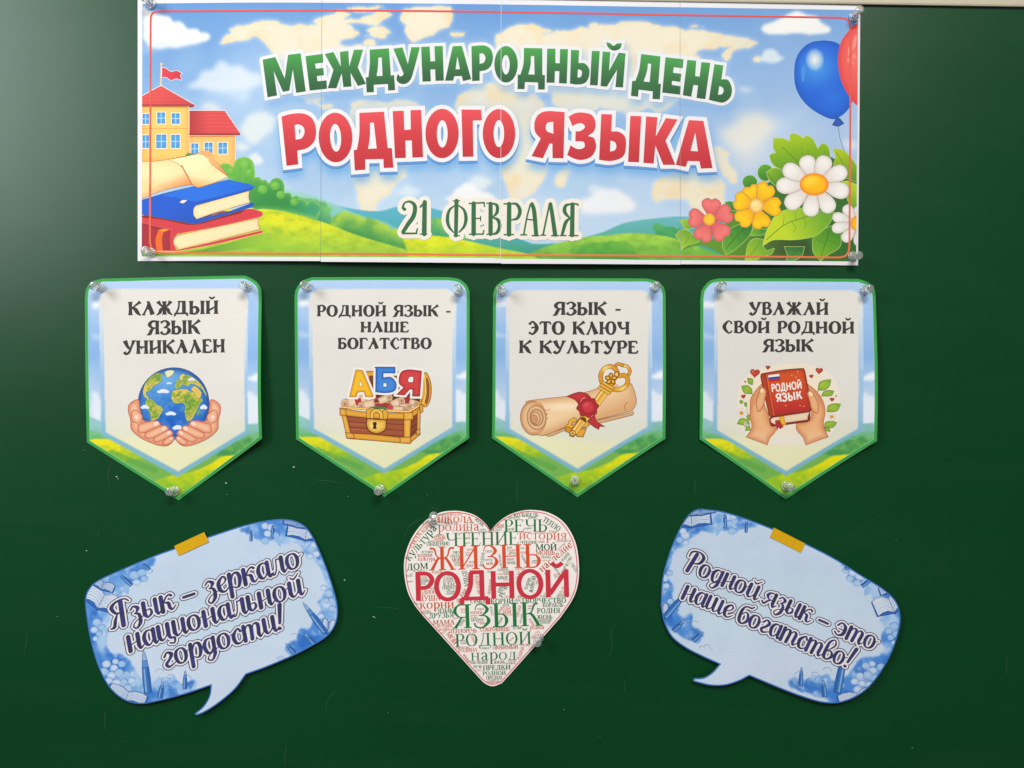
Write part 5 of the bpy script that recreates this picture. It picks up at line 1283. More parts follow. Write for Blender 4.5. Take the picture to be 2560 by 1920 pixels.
    m = c.mask([[Pa]]); q = np.clip((Y-260)/500, 0, 1)[..., None]
    q2 = np.clip((Y-900)/300, 0, 1)[..., None]
    band = (np.array([222,226,230.])*(1-q)+np.array([158,194,226.])*q)*(1-q2) + np.array([128,182,208.])*q2
    c.C = c.C*(1-m[...,None]*.96) + band*m[...,None]*.96
    rim_ = np.clip(m - c.blur(m, 3), 0, 1); c.put(rim_*.9*(Y < 700), (238,242,246))
    m = c.mask([[Pi]]) * 1.0; top = c.mask([[Pa]])*np.clip((420-Y)/300, 0, 1); m = np.maximum(m, top)
    q = np.clip((Y-1000)/250, 0, 1)[..., None]
    inn = np.array([228,223,215.])*(1-q) + np.array([234,229,196.])*q
    warm = np.clip((vnoise(X,Y,240,6)-.5)*2.5, 0, 1)[..., None]*np.exp(-((Y-450)/300)**2)[..., None]; inn = inn*(1-warm*.35) + np.array([240,220,200.])*warm*.35
    inn = inn*(1-.06*np.clip((X-700)/500,0,1)[...,None]) + np.array([228,220,200.])*.06*np.clip((X-700)/500,0,1)[...,None]
    hh = c.poly(zz("100,1010 ~200,1060 ~330,1110 ~600,1090 ~900,1080 ~1200,1060 1200,1200 100,1200"), 8)[..., None]*.35; inn = inn*(1-hh) + np.array([214,222,206.])*hh
    h2 = c.poly(zz("100,1185 ~330,1160 ~600,1200 ~900,1240 1200,1300 1200,1600 100,1600"), 5)[..., None]*.5; inn = inn*(1-h2) + np.array([238,234,180.])*h2
    c.C = c.C*(1-m[...,None]) + inn*m[...,None]
    c.emit(sh, "printed_picture", P, layer=1.5)
    v, t_ = region(outline_pieces(P, 1.1, 6)); build(sh, "trim_line", v, t_, (126,200,150), 2.2)
    # words
    for txt, xa, xb, yt, yb, dyb in lines:
        v, t_ = text_mesh('slav', SLAV, txt, (x0+xa*K, y0+yb*K), (x0+xb*K, y0+(yb+dyb)*K), (yb-yt)*K, n=5, gap=5)
        build(sh, "lettering", v, t_, (60,56,54), 4, label="dark lettering reading " + txt.strip())
    d = Drawing(x0, y0, K, 5); d.words = []
    pic(d)
    nm = {pic_globe: "globe_in_hands_picture", pic_chest: "treasure_chest_picture", pic_key: "key_and_scroll_picture", pic_book: "book_in_hands_picture"}[pic]
    d.emit(sh, nm, layer=4, grid=3)
    for v, t_ in d.words: build(sh, "book_title", v, t_, (244,236,226), 6)
    return sh

PEN = [
 (200, 680, "38,190 ~48,120 ~90,70 160,48 650,36 1130,27 ~1190,30 ~1262,70 ~1296,120 1303,175 1310,700 1318,1188 708,1632 380,1425 56,1218 46,700",
  (140,160,122,1205,1220,1165,700,1465, 168,190,1190,1195,1145,705,1425),
  [("КАЖДЫЙ",348,995,214,310,-10), ("ЯЗЫК",484,866,350,448,-6), ("УНИКАЛЕН",312,1046,492,588,-12)], pic_globe, "pennant with a globe held in two hands, leftmost of the four"),
 (720, 680, "48,180 ~58,125 ~100,68 170,38 650,36 1150,38 ~1225,52 ~1278,95 1300,145 1300,700 1298,1185 690,1608 380,1405 62,1195 55,700",
  (150,160,124,1205,1205,1140,690,1440, 172,190,1180,1178,1118,692,1405),
  [("РОДНОЙ ЯЗЫК -",208,1168,238,318,0), ("НАШЕ",520,866,356,432,0), ("БОГАТСТВО",358,1030,472,550,0)], pic_chest, "pennant with an open treasure chest of letters and scrolls"),
 (1210, 680, "65,160 ~82,108 ~130,65 190,45 650,45 1160,47 ~1232,65 ~1280,105 1297,150 1294,700 1290,1190 668,1610 380,1410 58,1188 62,700",
  (158,152,132,1198,1192,1135,665,1440, 180,183,1172,1163,1118,668,1405),
  [("ЯЗЫК -",494,980,216,308,0), ("ЭТО КЛЮЧ",314,1038,354,446,2), ("К КУЛЬТУРЕ",250,1100,490,580,4)], pic_key, "pennant with a golden key lying on a parchment scroll"),
 (1730, 680, "58,190 ~72,125 ~125,65 190,46 650,46 1190,50 ~1255,75 ~1298,120 1308,172 1306,700 1302,1205 668,1625 380,1420 50,1195 54,700",
  (160,145,135,1215,1203,1140,672,1460, 182,177,1180,1170,1130,672,1422),
  [("УВАЖАЙ",404,972,216,306,2), ("СВОЙ РОДНОЙ",214,1152,350,436,6), ("ЯЗЫК",502,864,482,570,0)], pic_book, "pennant with a red book held in two hands, rightmost of the four"),
]
for i, p in enumerate(PEN):
    pennant(*p[:3], p[3], p[4], p[5], p[6], pennant_off(p[0]+14, (.0085,.0085,.0050,.0070)[i], (.001,.0016,.0012,.0022)[i]))
# ------------------------------------------------------------------ the two speech bubbles
def sheet_outline(s, x0, y0, k): return path(sc(s, x0, y0, k), 6)
KB = .31339
c0_, r0_ = np.array([1060., 780.]), math.radians(-18.4)
def map_left(L): return np.asarray(L, float)[:, :2]*KB + [200, 1280]
def map_right(L):
    q = np.asarray(L, float)[:, :2] - c0_
    u = q[:,0]*math.cos(r0_) + q[:,1]*math.sin(r0_); v = -q[:,0]*math.sin(r0_) + q[:,1]*math.cos(r0_)
    a = math.radians(23); ex = np.array([-math.cos(a), -math.sin(a)]); ey = np.array([-math.sin(a), math.cos(a)])
    return (np.array([1010., 830.]) + u[:,None]*ex + v[:,None]*ey)*.31342 + [1630, 1250]

WASH = [("60,600 ~120,555 ~330,462 ~620,350 ~612,400 ~585,440 ~530,450 ~540,520 ~470,560 ~400,560 ~400,640 ~330,640 ~300,700 ~240,760 ~262,840 ~230,900 ~250,960 ~215,1050 ~260,1110 ~380,1130 ~440,1200 ~500,1300 ~600,1350 ~640,1260 ~700,1330 ~760,1290 ~830,1370 ~900,1320 ~960,1370 ~930,1420 ~700,1480 ~470,1505 ~300,1430 ~150,1180 ~80,900", .8),
        ("1250,125 ~1640,60 ~1850,170 ~2000,500 ~2060,740 ~2050,900 ~1850,1065 ~1560,1200 ~1540,1190 ~1600,1140 ~1680,1150 ~1640,1050 ~1750,1000 ~1740,900 ~1850,940 ~1860,840 ~1930,780 ~1900,700 ~1980,640 ~1960,560 ~1940,470 ~1870,380 ~1800,340 ~1740,250 ~1620,260 ~1560,230 ~1480,240 ~1400,210 ~1350,180 ~1290,180", .75)]
CLOUDS = [(230,1200,34),(290,1230,30),(210,1260,36),(270,1290,34),(330,1270,36),(390,1280,28),(250,1330,30),(310,1350,36),(370,1340,28),(430,1330,30),(400,1390,34),(300,1180,26),(350,1200,30),
          (150,870,34),(190,910,28),(130,930,30),(170,960,26),(140,1000,22),(440,500,40),(500,480,34),(460,560,34),(520,530,30),(560,470,24),
          (1480,110,30),(1530,120,34),(1500,170,30),(1560,190,36),(1480,230,34),(1850,290,36),(1890,330,30),(1840,350,28),(1870,260,30),(1950,600,28),(1990,640,34),(2010,700,30),(1970,700,26),(2020,760,28),(1930,820,26),
          (1720,990,34),(1770,1000,30),(1810,970,28),(1700,1040,26),(1750,1060,34),(1610,1160,24),(1650,1170,20),(700,1340,36),(740,1310,30),(780,1360,26),(650,1270,34),(720,1400,30),(870,1320,30),(900,1370,24),(760,1420,24)]
def book_art(d, cx, cy, w, h, rot, flip=1, fan=1.0):
    a = math.radians(rot); ca, sa = math.cos(a), math.sin(a)
    T = lambda pts: np.array([(cx+(x*w*flip)*ca-(y*h)*sa, cy+(x*w*flip)*sa+(y*h)*ca) for x, y in pts])
    dk = (34,78,150)
    d.loop(T([(-1.05,-.45),(-1.08,.55),(-.1,.72),(0,.8),(.1,.72),(1.08,.5),(1.05,-.5),(0,.3)]), (50,104,180), ol=(dk,5))
    lp = [(-1,-.55),(-.7,-.66),(-.35,-.6),(0,-.3),(0,.66),(-.35,.42),(-.7,.4),(-1,.5)]; rp = [(-x, y) for x, y in lp]
    d.loop(T(lp), (226,234,242), ol=(dk,4)); d.loop(T(rp), (232,238,244), ol=(dk,4))
    for sgn in (-1, 1):
        for k in range(9):
            f = .05 + k*.105; ys = -.5+f
            q = T([(sgn*1.0, -.52+f*1.02), (sgn*.7, -.62+f*1.02), (sgn*.35, -.56+f*1.0), (sgn*.03, -.26+f*.95)])
            d.shapes.append(Shape(ribbon(np.column_stack([d.M(hermite(np.column_stack([q, np.full(4, 1)]), [False, True, True, False], False, 3)[:, :2]), np.full(10, (.8 if k % 2 else 1.2))])), (96,146,206) if k % 3 else (60,110,180)))
    d.shapes.append(Shape(ribbon(np.column_stack([d.M(T([(0,-.3),(0,.7)])), [1.6, 1.6]])), dk))
def pen_art(d, x0, y0, x1, y1, w, col=(60,118,190), nib=True):
    L = math.hypot(x1-x0, y1-y0); ux, uy = (x1-x0)/L, (y1-y0)/L; nx, ny = -uy, ux
    pt = lambda t, s: (x0+ux*L*t+nx*w*s, y0+uy*L*t+ny*w*s)
    dk = (34,78,146)
    if nib:
        d.loop(np.array([pt(0,0),pt(.10,.22),pt(.22,.30),pt(.24,.34),pt(.24,-.34),pt(.22,-.30),pt(.10,-.22)]), (150,184,222), ol=(dk,4))
    d.loop(np.array([pt(.24,.34),pt(.40,.44),pt(.42,-.44),pt(.24,-.34)]), (92,146,206), ol=(dk,4))
    d.loop(np.array([pt(.40,.46),pt(.7,.55),pt(1,.5),pt(1,-.5),pt(.7,-.55),pt(.40,-.46)]), col, ol=(dk,4))
    d.loop(np.array([pt(.42,.1),pt(.98,.1),pt(.98,.32),pt(.42,.28)]), (136,180,224)); d.loop(np.array([pt(.42,-.2),pt(.98,-.25),pt(.98,-.42),pt(.42,-.38)]), (40,92,168))
def bubble(name_label, mapf, outline_s, ox, oy, kk, lines, off, seed, hx):
    O = sheet_outline(outline_s, ox, oy, kk)
    cx, cy = O[:,0].mean(), (O[:,1].min()+O[:,1].max())/2
    root = empty("speech_bubble", cx, cy, name_label, "speech bubble sign", "paper speech bubbles taped to the board")
    sh = Sheet(root, cx, cy, off)
    paper(sh, "blue_card", O, (60,118,190), grid=8)
    a = np.roll(O, 1, 0); b = np.roll(O, -1, 0); e1 = O-a; e2 = b-O; e1 /= np.hypot(*e1.T)[:, None]; e2 /= np.hypot(*e2.T)[:, None]
    n1 = np.stack([-e1[:,1], e1[:,0]], 1); n2 = np.stack([-e2[:,1], e2[:,0]], 1); m = n1+n2; m /= np.maximum(np.hypot(*m.T), 1e-3)[:, None]; k = np.maximum((m*n1).sum(1), .6)
    sgn = 1 if ((O[:,0]*np.roll(O[:,1],-1) - np.roll(O[:,0],-1)*O[:,1]).sum() > 0) else -1
    P = O + sgn*m*(3.1/k)[:, None]
    c = Canvas(P[:,0].min(), P[:,1].min(), P[:,0].max(), P[:,1].max(), 2.6)
    g = np.clip((c.Y-c.Y.min())/(c.Y.max()-c.Y.min()), 0, 1)[..., None]
    c.C = np.array([198,216,236.])*(1-g) + np.array([208,220,238.])*g
    c.put(np.exp(-(((c.X-cx)/220)**2+((c.Y-cy-10)/70)**2))*.55, (200,224,232))
    c.put(np.clip((vnoise(c.X, c.Y, 45, seed+20)-.45)*2.5, 0, 1)*.35, (188,208,230)); c.put(np.clip((vnoise(c.X, c.Y, 20, seed+21)-.5)*3, 0, 1)*.18, (222,230,242))
    for s, amt in WASH:
        m = c.mask([[mapf(path(s, 6))]]); m = np.clip((c.blur(m, 9)+(vnoise(c.X, c.Y, 18, seed+9)-.5)*.7-.45)*5, 0, 1); soft = c.blur(m, 6)
        n = vnoise(c.X, c.Y, 26, seed); n2 = vnoise(c.X, c.Y, 60, seed+3); edge = np.clip((c.blur(m, 18)-.1), 0, 1)
        c.put(m*.9, (170,202,238)); 
        c.put(m*np.clip((n-.42)*6, 0, 1)*.85, (112,166,226)); c.put(m*np.clip((n2-.44)*6, 0, 1)*.85, (66,130,214)); c.put(m*np.clip((vnoise(c.X,c.Y,34,seed+7)-.56)*8, 0, 1)*.7, (38,104,196))
        c.put(m*np.clip((vnoise(c.X,c.Y,14,seed+5)-.6)*6, 0, 1)*.6, (214,228,242)); c.put(np.clip(m-soft,0,1)*.5, (120,168,222))
    # a deeper wash hugging the lower corners
    for s in ("120,1080 ~200,1120 ~230,1250 ~260,1340 ~350,1400 ~560,1490 ~400,1500 ~250,1380 ~150,1190", "70,820 ~110,820 ~130,1000 ~160,1150 ~120,1080 ~80,930", "560,1380 ~680,1440 ~560,1500 ~480,1500", "1880,980 ~1990,940 ~1960,1000 ~1880,1050"):
        c.put(c.mask([[mapf(path(s, 6))]], 4)*.8, (48,116,206))
    c.emit(sh, "printed_watercolour", P, layer=1.5)
    d = Drawing(0, 0, KB, 4); d.x0 = d.y0 = 0; d.sc = KB; d.M = mapf
    rr = random.Random(seed)
    for x, y, r in CLOUDS:
        light = rr.choice([(200,218,238),(178,204,234),(166,200,234),(208,222,240)])
        if 600 < x < 960 and y > 1240 or x > 1600 and y > 950: light = None
        q = ell(x, y, r, r*.85, 16)
        if light: d.loop(q, light, edge=((130,172,226), r*.35, .45))
        a0 = rr.uniform(-3.3, -2.6); arc = np.array([(x+r*1.02*math.cos(a0+t*.22), y+r*.88*math.sin(a0+t*.22)) for t in range(14)])
        d.shapes.append(Shape(ribbon(np.column_stack([mapf(arc), np.linspace(.6, 1.1, 14)])), (52,100,176)))
    book_art(d, 190,690,130,120,28); book_art(d, 195,575,90,60,24)
    book_art(d, 1810,160,150,90,8); book_art(d, 1740,95,110,40,12)
    book_art(d, 400,1440,150,75,20); book_art(d, 1990,900,50,90,8)
    pen_art(d, 520,1095,560,1430,58); pen_art(d, 675,1340,655,1470,36); pen_art(d, 852,1255,850,1400,30)
    pen_art(d, 1785,715,1965,950,46); pen_art(d, 1800,960,1890,1050,34); pen_art(d, 1650,1040,1725,1115,30)
    pen_art(d, 310,480,420,580,30,nib=False); pen_art(d, 1545,70,1540,210,26,nib=False); pen_art(d, 1368,120,1368,230,20,nib=False); pen_art(d, 490,395,560,455,24,nib=False)
    d.loop("370,570 ~400,600 ~395,650 ~370,640 ~350,600", (150,190,232)); d.loop("1560,150 ~1600,200 ~1605,275 ~1570,240 ~1548,190", (150,190,232))
    d.clip = P
    d.emit(sh, "books_and_pens_picture", layer=3, grid=3, split=True)
    for txt, p0, p1, h in lines:
        q0 = (p0[0]*kk+ox, p0[1]*kk+oy); q1 = (p1[0]*kk+ox, p1[1]*kk+oy)
        for grow, col, ly, nm in ((5.6,(70,70,100),5,"lettering_edge"), (3.5,(240,234,234),7,"lettering_outline"), (0,(52,52,92),9,"lettering")):
            v, t = region(text_pieces(SCRIPT, txt, q0, q1, h*kk, grow, 0, hx), 6 if grow == 0 else 0)
            if grow == 0:
                n = np.clip((np.sin(v[:,0]*.21)+np.sin(v[:,0]*.13+v[:,1]*.1))*.5+.4, 0, 1)[:, None]
                col = np.array([52,56,92.])*(1-n) + np.array([62,60,122.])*n
            build(sh, nm, v, t, col, ly, label=("navy script lettering reading " + txt) if grow == 0 else None)
    return sh

def bub_off(x0, x1, y0, y1, a, b):
    def f(x, y):
        u = np.clip((x-x0)/(x1-x0), 0, 1); v = np.clip((y-y0)/(y1-y0), 0, 1)
        return .0007 + a*v**1.7 + b*np.abs(u-.45)**2.2*4
    return f
bubble("blue speech bubble sign leaning up to the right, at the lower left of the board", map_left,
  "58,760 ~56,690 ~75,620 ~145,545 ~330,458 ~600,345 ~760,288 ~1040,192 ~1300,108 ~1500,65 ~1640,55 ~1760,85 ~1850,170 ~1945,370 ~2015,560 ~2062,740 ~2052,870 ~1985,975 ~1850,1062 ~1700,1140 ~1500,1225 1335,1285 ~1250,1400 ~1120,1510 ~1010,1580 942,1606 930,1592 ~1000,1530 ~1045,1450 1055,1372 ~850,1440 ~600,1502 ~470,1512 ~350,1470 ~240,1365 ~150,1180 ~90,960",
  200, 1280, KB, [("Язык – зеркало",(266,929),(1778,426),121), ("национальной",(402,1108),(1796,646),118), ("гордости!",(694,1238),(1652,914),118)],
  bub_off(215, 850, 1297, 1785, .0050, .0028), 11, .10)
bubble("blue speech bubble sign leaning down to the right, at the lower right of the board", map_right,
  "63,830 ~78,620 ~130,430 ~195,270 ~270,140 ~350,75 ~450,74 ~620,105 ~930,215 ~1220,345 ~1450,462 ~1650,588 ~1830,700 ~1930,800 ~1962,920 ~1942,1050 ~1880,1220 ~1770,1400 ~1650,1520 ~1500,1590 ~1350,1597 ~1180,1552 ~1000,1485 765,1388 ~680,1430 ~570,1462 ~450,1462 320,1430 320,1405 ~400,1400 ~470,1360 528,1297 ~400,1240 ~260,1168 ~150,1080 ~88,960",
  1630, 1250, .31342, [("Родной язык – это",(240,546),(1748,1186),105), ("наше богатство!",(222,772),(1556,1333),105)],
  bub_off(1650, 2246, 1273, 1752, .0060, .0026), 23, .02)

# ------------------------------------------------------------------ the heart of words
KH = .28933
zT = lambda s: sc(s, 990, 1250, KH)
HO_ = path(zT("818,268 ~775,205 ~690,135 ~600,103 ~500,92 ~380,108 ~250,182 ~140,320 ~80,480 ~72,620 ~100,780 ~160,900 225,985 720,1535 ~765,1580 ~830,1607 ~900,1585 ~960,1530 1420,1010 ~1520,860 ~1570,720 ~1578,540 ~1545,350 ~1450,190 ~1310,105 ~1150,84 ~1020,110 ~930,155 ~860,215"), 8)
hroot = empty("word_heart", 1230, 1490, "paper heart filled with red, orange and green words, between the two speech bubbles", "paper heart")
def heart_off(x, y):
    u = np.clip((x-1010)/437, 0, 1); v = np.clip((y-1274)/441, 0, 1)
    return .0006 + .0022*np.clip(u-.5, 0, 1)**2*4*np.clip(1-v, 0, 1) + .0012*np.sin(np.pi*v)
HS_ = Sheet(hroot, 1230, 1490, heart_off)
paper(HS_, "heart_card", HO_, (250,241,234), grid=8)
q = (HO_ - [1230, 1478])*.978 + [1230, 1478]
v, t = region(outline_pieces(q, 2.4, 8)); build(HS_, "pink_border_line", v, t, (222,98,100), 2)
O_, G_ = (206,88,48), (44,112,64)
WORDS = """ШКОЛА,362,192,662,190,50,o|ШКОЛА,440,134,570,134,24,o|КОЛЫБЕЛЬ,1018,146,1230,140,30,g|ТЕПЛО,1262,178,1402,270,46,g|культура,118,528,358,244,72,g|СИЛА,140,418,228,290,36,o|КОРНИ,238,286,322,206,34,o|МОЙ,1205,432,1388,430,54,g|МОЩЬ,1208,470,1375,468,36,o|МАМА,1255,499,1338,500,24,g|наследие,1262,620,1528,392,62,o|ДОМ,95,604,280,592,54,g|КЛАСС,155,621,258,618,20,g|корни,188,492,315,488,42,o|культура,190,522,342,520,34,o|история,222,456,320,454,28,g|ОБЩЕНИЕ,264,394,466,388,32,g|ЯЗЫК,330,340,432,338,32,o|наследие,300,358,410,356,20,o|ЧТЕНИЕ,1070,376,1222,374,25,g|ЯЗЫК,1228,366,1285,364,16,o|ТЕПЛОРЕЧЬ,1382,361,1512,358,17,o|культура,1400,432,1464,375,22,o|РОДНОЙ,1442,530,1502,462,24,g|ТВОРЧЕСТВО,1445,636,1524,490,26,g|СИЛА,1502,545,1548,620,28,g|РОДНОЙ,312,632,400,628,20,o|МОЩЬ,195,676,270,674,20,o|МОЩЬ,192,706,288,704,26,g|народ,183,728,255,726,28,g|Семья,412,686,512,682,28,g|КОЛЫБЕЛЬ,408,705,528,701,17,o|КЛАСС,410,742,542,738,33,g|народ,402,769,528,763,40,g|ЧТЕНИЕ,432,797,515,795,18,g|народ,440,656,498,654,16,g|РОДНОЙ,190,812,348,804,34,o|ДУША,200,868,385,862,46,o|корни,208,935,503,928,76,o|ЯЗЫК,362,970,495,966,34,g|РОДНЯ,220,980,305,978,22,g|ДРУЗЬЯ,285,1017,500,1008,42,g|МАМА,320,1075,508,1070,42,o|история,355,1098,488,1094,30,o|родина,372,1125,462,1122,28,o|ТЕПЛОРЕЧЬ,468,1145,700,1140,32,o|СОКРОВИЩЕ,725,1132,985,1126,34,o|МОЙ,430,1152,500,1250,44,o|ДРУЗЬЯ,1010,1112,1078,1110,20,g|родина,1158,1112,1278,1108,38,o|ТЕПЛО,1186,1206,1246,1140,28,o|РОДНЯ,1218,974,1415,970,44,g|ЖИЗНЬ,1218,1024,1350,1022,34,g|ОБЩЕНИЕ,1228,1048,1345,1046,20,g|КОРАБЛЬ,1268,920,1445,916,32,g|ТВОРЧЕСТВО,1080,886,1468,882,42,g|КОРНИ,818,892,1015,888,42,g|Семья,642,888,772,886,36,g|ДОМ,918,916,975,914,22,g|ДРУЗЬЯ,898,945,990,942,24,o|ДОМ,915,978,995,976,30,o|Семья,950,993,1005,992,15,o|КОРАБЛЬ,645,982,748,978,24,o|МАМА,648,1046,758,1042,28,g|родина,700,1060,765,1058,17,o|ДУША,703,948,760,946,18,o|СИЛА,555,952,602,950,18,o|Семья,563,971,606,970,16,o|РОДИНА,540,1310,703,1304,32,o|ЛЮБИМЫЙ,835,1286,1055,1280,34,o|ЧТЕНИЕ,1070,1260,1155,1257,18,o|Семья,725,1286,802,1284,26,g|ТВОРЧЕСТВО,515,1281,636,1278,16,g|наследие,642,1413,792,1410,36,g|жизнь,845,1410,942,1408,34,g|РЕЧЬ,980,1398,1032,1396,20,o|КОЛЫБЕЛЬ,948,1415,1035,1413,14,g|РЕЧЬ,672,1450,742,1448,24,g|ПРЕДКИ,752,1468,990,1460,40,g|РОДНОЙ,750,1512,948,1508,34,g|ПРЕДКИ,780,1550,915,1546,30,g|народ,790,1578,888,1572,30,o|РОДНОЙ,1066,1378,1110,1272,26,o|КЛАСС,688,1476,745,1474,14,o|СИЛА,472,500,552,490,28,g|МОЙ,485,530,560,526,30,o|народ,492,458,562,456,28,g|РОДНЯ,502,549,562,547,16,g|ПРЕДКИ,505,568,562,566,14,o|ДОМ,606,578,665,574,24,o|МАМА,612,434,675,432,18,o|СИЛА,600,462,645,460,16,o|ДРУЗЬЯ,602,480,645,478,11,g|ЖИЗНЬ,628,542,678,540,16,o|РОДНЯ,748,572,768,455,26,g|МОЙ,778,560,838,556,25,o|РОДИТЕЛИ,765,522,832,520,14,g|СИЛА,770,452,835,450,20,g|ТВОРЧЕСТВО,884,468,900,570,16,g|Семья,958,442,1035,438,26,o|МОЙ,962,417,1002,416,17,o|ДРУЗЬЯ,968,470,1035,468,14,o|ШКОЛА,980,455,1032,454,11,g|ЖИВОЙ,958,520,1022,518,20,o|МОЩЬ,960,550,1034,548,22,g|МОЩЬ,1072,460,1128,458,18,o|язык,1074,420,1112,419,18,g|РОДНОЙ,1078,475,1114,548,18,g|ДУША,572,608,596,745,38,g|язык,570,835,618,772,40,o|РОДИТЕЛИ,680,652,706,808,30,o|ЛЮБИМЫЙ,814,818,834,682,24,o|РОДИТЕЛИ,878,610,970,608,18,g|РОДНЯ,925,626,985,625,14,g|СОКРОВИЩЕ,875,645,990,643,15,o|ЖИВОЙ,878,682,965,678,25,g|МАМА,925,694,985,692,12,o|РЕЧЬ,925,842,968,736,40,g|КОРНИ,897,800,922,742,24,g|РЕЧЬ,940,842,992,840,18,o|РОДИНА,1036,700,1066,820,26,o|ДРУЗЬЯ,1050,690,1070,615,18,o|корни,1132,770,1168,675,40,g|ЖИВОЙ,1180,800,1210,656,32,g|история,1280,625,1314,712,30,o|ДОМ,1205,722,1248,720,16,g|РЕЧЬ,1210,704,1252,702,13,o|культура,1030,602,1112,600,22,o|ДОМ,788,624,828,622,16,g|ПРЕДКИ,1362,652,1438,650,18,o|ДРУЗЬЯ,1366,668,1420,667,12,g|ДОМ,1425,768,1485,764,24,o|ДУША,1405,802,1482,798,22,o|ТЕПЛО,1385,842,1482,838,20,g|КОРАБЛЬ,1395,819,1470,817,13,g|ДУША,1272,815,1328,813,16,o|РОДНОЙ,1245,836,1325,834,16,g|РОДИНА,525,862,592,860,16,o|РЕЧЬ,525,885,595,883,20,o|ЯЗЫК,535,902,590,900,14,g|КЛАСС,810,918,824,995,20,g|ПРЕДКИ,1060,1006,1082,910,24,o|наследие,1080,1062,1094,980,18,g|ЖИЗНЬ,678,168,748,230,24,g|РОДНОЙ,372,136,436,134,16,g|ТВОРЧЕСТВО,415,208,540,206,14,g|культура,588,202,675,200,20,g|МОЙ,962,262,1022,260,20,g|ЖИВОЙ,868,240,932,238,19,o|ИСТОРИЯ,878,220,932,218,12,o|КЛАСС,838,268,915,264,22,g|ШКОЛА,972,162,1068,160,20,g|КОРНИ,1145,160,1212,158,16,g|СОКРОВИЩЕ,1060,285,1168,283,13,o|ТЕПЛОРЕЧЬ,1195,284,1295,283,13,o|корни,1320,274,1390,282,24,o|ТЕПЛОРЕЧЬ,712,282,812,280,15,g|наследие,590,282,670,280,15,o|СОКРОВИЩЕ,1070,108,1150,104,11,o|ТЕПЛО,85,660,142,660,16,g|РОДИТЕЛИ,1352,572,1404,642,18,g|МОЙ,597,338,640,336,18,o|ЯЗЫК,520,334,565,333,9,g|КОРНИ,562,1088,602,1036,24,g|РОДНОЙ,895,1072,925,1015,20,g|РОДНОЙ,640,1165,674,1236,22,o|жизнь,985,1220,1022,1186,22,o|ТЕПЛО,497,1027,545,1020,13,o|КОРНИ,1145,1028,1182,1088,20,o|ТЕПЛО,395,1158,440,1132,15,o|ЛЮБИМЫЙ,574,1332,628,1404,18,o|ЛЮБИМЫЙ,1240,1064,1330,1062,12,g|МАМА,728,262,776,258,14,g|ШКОЛА,352,308,412,306,14,g|культура,668,640,735,638,14,o|РОДНЯ,880,1000,910,945,16,o|ДРУЗЬЯ,730,1070,780,1068,11,g|ЯЗЫК,1140,920,1178,918,14,o|народ,1138,938,1176,936,14,g|мощь,700,858,765,856,14,g|ТЕПЛО,284,770,345,762,13,g|ЖИВОЙ,95,708,145,706,13,o|РОДНАЯ,150,885,200,905,12,g|ДОМ,120,640,146,640,10,g|культура,235,955,290,953,14,o|МОЩЬ,1060,1108,1090,1100,11,o|КОРНИ,558,1222,600,1220,12,g|РОДИНА,560,1240,608,1238,12,g|РЕЧЬ,1030,858,1070,856,12,o|ОБЩЕНИЕ,1018,872,1078,870,11,g|ЖИВОЙ,1050,838,1112,836,15,g|корни,1108,250,1172,248,20,g|ШКОЛА,1265,525,1310,523,12,o|ЖИВОЙ,1175,530,1222,528,13,g|МОЩЬ,1170,545,1220,543,9,o|ПРЕДКИ,232,218,280,190,16,g|МАМА,600,375,645,373,10,g|ОБЩЕНИЕ,432,812,515,810,12,g|КОРАБЛЬ,575,270,640,262,9,g|наследие,645,1000,700,998,14,g|РОДНЯ,650,1018,705,1016,12,o""".split('|')
BIG = [("РОДНОЙ",148,868,1522,830,238,(212,52,68),14),("ЖИЗНЬ",280,606,1256,577,203,(224,80,42),0),("ЯЗЫК",478,1107,1262,1080,206,(32,122,62),0),("ЧТЕНИЕ",430,398,1062,383,114,(36,118,62),0),("РЕЧЬ",932,272,1308,268,104,(32,116,60),0),
       ("РОДНОЙ",512,1264,1172,1240,110,(36,118,64),0),("народ",648,1384,1042,1376,102,(36,118,64),0),("родина",362,268,720,262,84,(206,78,44),0),("история",1062,338,1470,338,84,(206,78,44),0)]
for txt, x0_, y0_, x1_, y1_, h, col, sans in BIG:
    v, t = text_mesh('serif', SERIF, txt, (990+x0_*KH, 1250+y0_*KH), (990+x1_*KH, 1250+y1_*KH), h*KH, sans=sans, n=6, gap=(-5 if sans else 4))
    build(HS_, "lettering", v, t, col, 6, label="large word reading " + txt)
accs = [Acc() for _ in range(3)]
rr = random.Random(2)
for i, w in enumerate(WORDS):
    p = w.split(','); txt = p[0]; f = [float(q) for q in p[1:6]]
    if any(c not in SERIF for c in txt): continue
    v, t = text_mesh('serif', SERIF, txt, (990+f[0]*KH, 1250+f[1]*KH), (990+f[2]*KH, 1250+f[3]*KH), f[4]*KH, n=2, sans=-1)
    c = np.array(O_ if p[6] == 'o' else G_, float)*rr.uniform(.85, 1.08)
    if f[4] >= 30:
        build(HS_, "lettering", v, t, c, 5)
    else: accs[i % 3].add(v, t, c)
for i, a in enumerate(accs): a.emit(HS_, "small_lettering", 2.6+i*.7, kind='stuff')

